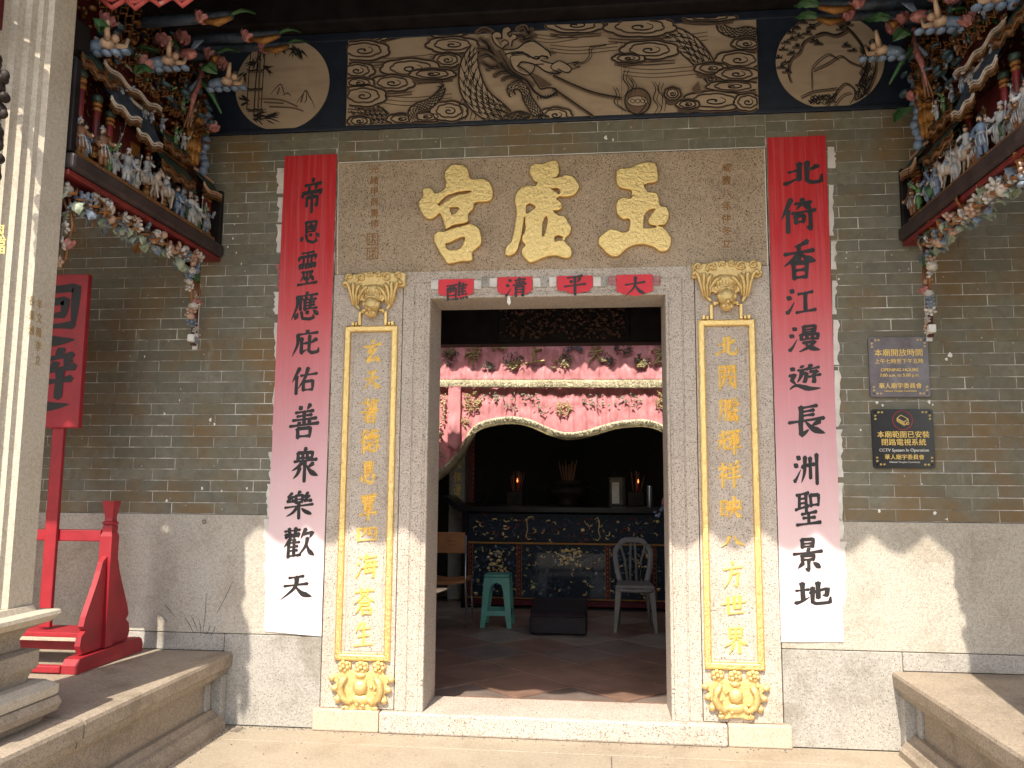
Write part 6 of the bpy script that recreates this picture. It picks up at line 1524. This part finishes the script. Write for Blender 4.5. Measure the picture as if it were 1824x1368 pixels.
# things on the altar
zz = zt+.002; YB = YA+.66
def apx(px): return W(px, 860, YB)[0]
def azz(py): return W(1000, py, YB)[1]
zb0 = zt+.003
bn = thing('incense_burner', 'large bronze incense burner with two handles and incense sticks amid the altar', 'incense burner', (apx(1012), YB, zb0))
m = MB(); xc = apx(1012); S = 1.0
m.lathe([(.13, zb0), (.15, zb0+.02), (.12, zb0+.06), (.13, zb0+.09), (.235, zb0+.15), (.25, zb0+.20), (.20, zb0+.245), (.17, zb0+.26), (.185, zb0+.28), (.185, zb0+.30), (.14, zb0+.30), (.13, zb0+.27)], 26, (xc, YB, 0)); m.build('bowl', 'bronze', bn, True)
for s in (-1, 1): m = MB(); m.tube([(xc+s*.20, YB, zb0+.20), (xc+s*.27, YB, zb0+.24), (xc+s*.29, YB, zb0+.20), (xc+s*.26, YB, zb0+.16)], [.02, .024, .022, .014], 8); m.build('handle', 'bronze', bn, True)
def sticks(root, x, z, n, h, sp):
    for i in range(n):
        a = rnd.uniform(0, 6.28); r_ = sp*sqrt(rnd.random()); l = h*rnd.uniform(.75, 1.1); m = MB(); m.tube([(x+r_*cos(a)*.7, YB+r_*sin(a)*.7, z), (x+r_*cos(a)*1.3, YB+r_*sin(a)*1.3, z+l)], .0045, 5); m.build('incense_stick', 'incense_stick', root)
sticks(bn, xc, zb0+.27, 18, .26, .10)
for px, lab in ((918, 'left'), (1132, 'right')):
    xq = apx(px); r_ = thing('incense_pot', f'dark square incense pot with sticks and red candle, {lab} of the big burner', 'incense pot', (xq, YB, zb0), 'incense pots flanking the burner')
    ibox(xq-.10, YB-.09, zb0, xq+.10, YB+.09, zb0+.17, 'pot', 'bronze', .01, r_); sticks(r_, xq, zb0+.16, 9, .24, .09)
    m = MB(); m.lathe([(.012, zb0+.17), (.012, zb0+.27)], 10, (xq+.03, YB-.05, 0)); m.build('candle', 'candle_red', r_, True); m = MB(); m.lathe([(.003, zb0+.272), (.009, zb0+.29), (.002, zb0+.32)], 8, (xq+.03, YB-.05, 0)); m.build('flame', 'flame', r_, True)
ln = thing('glass_lantern', 'dark framed glass lantern with a pale candle on the altar, right of the big burner', 'lantern', (apx(1099), YB, zb0)); xq = apx(1099)
for sx_ in (-1, 1):
    for sy_ in (-1, 1): ibox(xq+sx_*.085-.008, YB+sy_*.07-.008, zb0, xq+sx_*.085+.008, YB+sy_*.07+.008, zb0+.34, 'frame_post', 'frame_dark', 0, ln)
ibox(xq-.095, YB-.08, zb0, xq+.095, YB+.08, zb0+.02, 'frame_base', 'frame_dark', 0, ln)
m = MB(); m.lathe([(.14, zb0+.34), (.13, zb0+.35), (.05, zb0+.42), (.02, zb0+.43)], 4, (xq, YB, 0)); m.build('lid', 'frame_dark', ln)
ibox(xq-.06, YB-.03, zb0+.03, xq+.025, YB+.03, zb0+.28, 'pale_candle', 'candle_white', .004, ln); ibox(xq-.077, YB-.075, zb0+.02, xq+.077, YB-.072, zb0+.335, 'glass_pane', 'clear_pane', 0, ln)
m = MB(); xq = W(1157, 880, YA+.12)[0]; m.lathe([(.028, zb0), (.03, zb0+.005), (.03, zb0+.20), (.026, zb0+.22), (.026, zb0+.245)], 14, (xq, YA+.12, 0)); tag(m.build('flask', 'steel', None, True), 'slim steel flask standing near the right front edge of the altar', 'flask')
m = MB(); xq = W(1181, 886, YA+.1)[0]; m.ball((xq+.02, YA+.1, zb0+.06), (.04, .03, .06), 10, 7); tag(m.build('paper_flower', 'petal_pink', None, True), 'small pink and white paper flower at the right end of the altar', 'flower')
m = MB()
for i in range(9): t = i/8; m.ball((W(1166+22*t, 920, YA-.02)[0], YA-.05-.01*sin(i), W(1166+22*t, 912+8*sin(i*.9), YA)[1]), (.022, .012, .016), 7, 5)
tag(m.build('blue_cloth', 'robe_blue', None, True), 'crumpled pale blue cloth hanging off the right front edge of the altar', 'cloth')
m = MB(); xq = apx(862)
m.tube([(xq-.06, YB, zb0+.36), (xq-.05, YB, zb0+.28), (xq+.02, YB, zb0+.22), (xq+.04, YB, zb0+.12), (xq-.01, YB, zb0+.03), (xq, YB, zb0+.004)], [.006, .014, .018, .02, .02, .04], 8)
tag(m.build('crane_figure', 'bronze', None, True), 'slender dark curved ornament standing at the left end of the altar', 'ornament')
# shrine uprights behind
m = MB(); a0, a1 = W(833, 800, 5.4)[0], W(846, 800, 5.4)[0]
rs = thing('shrine_couplet', 'narrow dark red hanging board behind the left end of the altar', 'hanging board', (a0, 5.4, .5)); ibox(a0, 5.38, .5, a1, 5.42, 2.6, 'board', 'red_wood', .003, rs)
m = MB()
for i in range(26): z_ = .9+i*.06; m.ball((a1-.012, 5.375, z_), (.010, .006, .016), 6, 4); 
m.build('gilt_edge', 'gold_dull', rs, True)
gp = thing('inner_pillar', 'grey granite pillar with gold characters behind the tied end of the pink valance', 'pillar', (W(818, 800, 4.95)[0], 4.95, FI)); a0, a1 = W(800, 800, 4.9)[0], W(829, 800, 4.9)[0]
ibox(a0, 4.9, FI, a1, 5.15, 3.4, 'shaft', 'granite_old', .02, gp)
for ch, py in (('天', 826), ('依', 850), ('蓮', 872), ('大', 890)):
    x, z = W(815, py, 4.89); x1_, z1_ = W(829, py-9, 4.89); glyph(ch, x, z, x1_-x, (z1_-z)*2, 4.897, 'gilt_letter', gp, 12)

# ------------------------------------------------------------------ seats in front of the altar
def loc_of(px, py): 
    d = ray(px, py); t = (FI-EYE)/d.z; return d.x*t, d.y*t-CAM_D
# green stool
sx0, sy0 = loc_of(855, 1118); sx1, sy1 = loc_of(912, 1118); xc = (sx0+sx1)/2; yc = sy0+.15
sl = thing('plastic_stool', 'square green plastic stool with splayed legs in front of the altar', 'stool', (xc, yc, FI))
hw, tw, H_ = (sx1-sx0)/2, .125, .50
ibox(xc-tw, yc-tw, FI+H_-.03, xc+tw, yc+tw, FI+H_, 'seat', 'green_plastic', .012, sl)
def side(axis, s):
    m = MB()
    def P3(u, z, d):   # u across the side, z height 0..1, d depth
        w = hw+(tw-hw)*z; q = w-.004-d
        return (xc+u*w, yc+s*q, FI+z*(H_-.03)) if axis == 'y' else (xc+s*q, yc+u*w, FI+z*(H_-.03))
    out = [(-1, 0), (-1, 1), (1, 1), (1, 0), (.74, 0), (.62, .22), (-.62, .22), (-.74, 0)]
    hole = [(-.56+.0, .30), (-.42, .72), (-.30, .86), (0, .90), (.30, .86), (.42, .72), (.56, .30)]
    # frame built as a ring between outer and inner outlines
    O = [(-1, 0), (-1, .5), (-1, 1), (0, 1), (1, 1), (1, .5), (1, 0)]; 
    quads = [[(-1, 0), (-.72, 0), (-.60, .24), (-1, .24)], [(1, 0), (.72, 0), (.60, .24), (1, .24)], [(-1, .24), (-.60, .24), (-.60, .34), (-1, .34)], [(1, .24), (.60, .24), (.60, .34), (1, .34)], [(-.60, .24), (.60, .24), (.60, .34), (-.60, .34)],
             [(-1, .34), (-.60, .34), (-.50, .72), (-1, .72)], [(1, .34), (.60, .34), (.50, .72), (1, .72)], [(-1, .72), (-.50, .72), (-.36, .86), (-1, 1)], [(1, .72), (.50, .72), (.36, .86), (1, 1)], [(-.36, .86), (0, .90), (0, 1), (-1, 1)], [(.36, .86), (0, .90), (0, 1), (1, 1)]]
    for q in quads:
        k = len(m.v); m.v += [P3(u, z, 0) for u, z in q]+[P3(u, z, .014) for u, z in q]
        m.face([k, k+1, k+2, k+3]); m.face([k+7, k+6, k+5, k+4])
        for i in range(4): m.face([k+i, k+(i+1) % 4, k+4+(i+1) % 4, k+4+i])
    m.build('side_frame', 'green_plastic', sl)
for ax_, s in (('y', -1), ('y', 1), ('x', -1), ('x', 1)): side(ax_, s)
# kneeling box
kx0, ky = loc_of(943, 1131); kx1, _ = loc_of(1045, 1133)
kb = thing('kneeling_cushion', 'black vinyl kneeling box with a sloping padded top before the altar', 'kneeler', ((kx0+kx1)/2, ky+.25, FI))
z1_ = W(1000, 1097, ky)[1]
m = MB(); m.prism([(ky, FI+.01), (ky, z1_), (ky+.10, z1_+.03), (ky+.55, z1_+.09), (ky+.60, z1_+.06), (ky+.60, FI+.01)], lambda a, b, d: (d, a, b), kx0, kx1)
o = m.build('body', 'vinyl_black', kb); md = o.modifiers.new('bevel', 'BEVEL'); md.width = .015; md.segments = 3
m = MB(); m.tube([(kx0+.02, ky-.004, z1_-.01), ((kx0+kx1)/2, ky-.006, z1_-.012), (kx1-.02, ky-.004, z1_-.01)], .006, 6); m.build('piping', 'vinyl_black', kb, True)
# grey plastic armless chair, its back to the altar
cx0, cy0 = loc_of(1093, 1127); cx1, cy1 = loc_of(1172, 1130); xc = (cx0+cx1)/2; yf_ = (cy0+cy1)/2
ch_ = thing('plastic_chair', 'grey moulded plastic chair with a slatted rounded back at the right of the altar', 'chair', (xc, yf_+.2, FI))
hwb = (cx1-cx0)/2; zs = W(1130, 1042, yf_+.05)[1]; ztb = W(1130, 962, yf_+.5)[1]; yb2 = yf_+.42
m = MB(); m.prism([(-hwb+.03, 0), (hwb-.03, 0), (hwb-.05, .42), (-hwb+.05, .42)], lambda a, b, d: (xc+a, yf_+b, zs+d-.04*sin(b*7)*.3), -.025, .0); m.build('seat', 'grey_plastic', ch_)
m = MB(); m.tube([(xc-hwb+.035, yf_, zs-.03), (xc-hwb+.06, yf_-.005, zs-.045), (xc, yf_-.01, zs-.05), (xc+hwb-.06, yf_-.005, zs-.045), (xc+hwb-.035, yf_, zs-.03)], .018, 8); m.build('seat_apron', 'grey_plastic', ch_, True)
for s in (-1, 1):
    m = MB(); m.prism([(-.028, 0), (.028, 0), (.016, -(zs-FI)), (-.012, -(zs-FI))], lambda a, b, d: (xc+s*(hwb-.05)+s*a-s*b*.08, yf_+d+.02, zs-.02+b*1.0+.0), -.02, .02); m.v = [(a, b, max(c, FI+.001)) for a, b, c in m.v]; m.build('leg', 'grey_plastic', ch_)
    m = MB(); m.tube([(xc+s*(hwb-.07), yb2-.03, zs-.02), (xc+s*(hwb-.05), yb2+.04, FI+.002)], [.026, .016], 8); m.build('leg', 'grey_plastic', ch_, True)
hb2 = ztb-zs
m = MB(); pts = [(-hwb+.07, 0), (-hwb+.04, hb2*.35), (-hwb+.03, hb2*.7), (-hwb+.08, hb2*.9), (-hwb*.4, hb2*.985), (0, hb2), (hwb*.4, hb2*.985), (hwb-.08, hb2*.9), (hwb-.03, hb2*.7), (hwb-.04, hb2*.35), (hwb-.07, 0)]
Pc = catmull(pts, 4); ribbon(m, [(a, b) for a, b in Pc], [.026]*len(Pc), lambda a, b, h: (xc+a, yb2+b*.22-h, zs+b), 0, .012)
k = len(m.v); n_ = k
m2 = MB(); m2.v = m.v+[(a, b+.012, c) for a, b, c in m.v]; m2.f = m.f+[[i+k for i in f[::-1]] for f in m.f]; m2.m = [0]*len(m2.f); m2.build('back_frame', 'grey_plastic', ch_, True)
for a0, a1, a2 in ((-.06, -.10, -.13), (-.03, -.035, -.02), (.03, .035, .02), (.06, .10, .13)):
    m = MB(); m.tube([(xc+a0, yb2, zs), (xc+a1*.8, yb2+hb2*.11, zs+hb2*.5), (xc+a2, yb2+hb2*.2, zs+hb2*.92)], [.013, .015, .013], 6); m.build('back_slat', 'grey_plastic', ch_, True)
# wooden chair at the left edge
wx, wy = loc_of(828, 1118)
wc = thing('wooden_chair', 'brown bent plywood chair on thin metal legs, half hidden by the left jamb', 'chair', (wx-.2, wy+.2, FI))
zs = W(815, 1034, wy)[1]; zb = W(815, 985, wy)[1]; ztp = W(815, 948, wy)[1]
m = MB(); pp = [(wx-.45+.46*i/10, zs+.012*cos(i*.6)) for i in range(11)]
m.prism([(a, b) for a, b in pp]+[(a, b-.03) for a, b in pp[::-1]], lambda a, b, d: (a, wy+d, b), -.02, .38); m.build('seat', 'chair_wood', wc)
m = MB(); m.box(wx-.42, wy-.035, zb, wx-.005, wy-.018, ztp, .01); m.build('backrest', 'chair_wood', wc)
for dx in (0, -.42):
    for dy in (0, .36): m = MB(); m.tube([(wx+dx, wy+dy-.01, ztp-.03 if dy == 0 else zs), (wx+dx, wy+dy-.005, zs), (wx+dx+.02, wy+dy, FI)], .010, 8); m.build('leg', 'steel', wc, True)
for i in range(6): m = MB(); m.lathe([(.006, wy-.0365), (.006, wy-.036)], 8, (wx-.10-.03*(i % 3)-.004, 0, (zb+ztp)/2+(.015 if i < 3 else -.02)), 'Y'); m.build('vent_hole', 'frame_dark', wc)

# grit and dust swept into the corners of the porch floor
m = MB(); R = random.Random(9)
for i in range(420):
    k = R.random()
    if k < .35: x, y = -2.2+abs(R.gauss(0, .035)), R.uniform(-1.4, -.02)
    elif k < .6: x, y = R.uniform(-2.2, -1.7), -abs(R.gauss(0, .03))-.004
    elif k < .85: x, y = R.uniform(-1.7, 1.0), -.062-abs(R.gauss(0, .02))
    else: x, y = R.uniform(-2.1, 1.5), R.uniform(-.8, -.06)
    r_ = R.uniform(.0015, .0045); m.ball((x, y, r_*.5), (r_*R.uniform(.8, 1.8), r_, r_*.7), 5, 3)
tag(m.build('grit', 'soot'), kind='stuff')
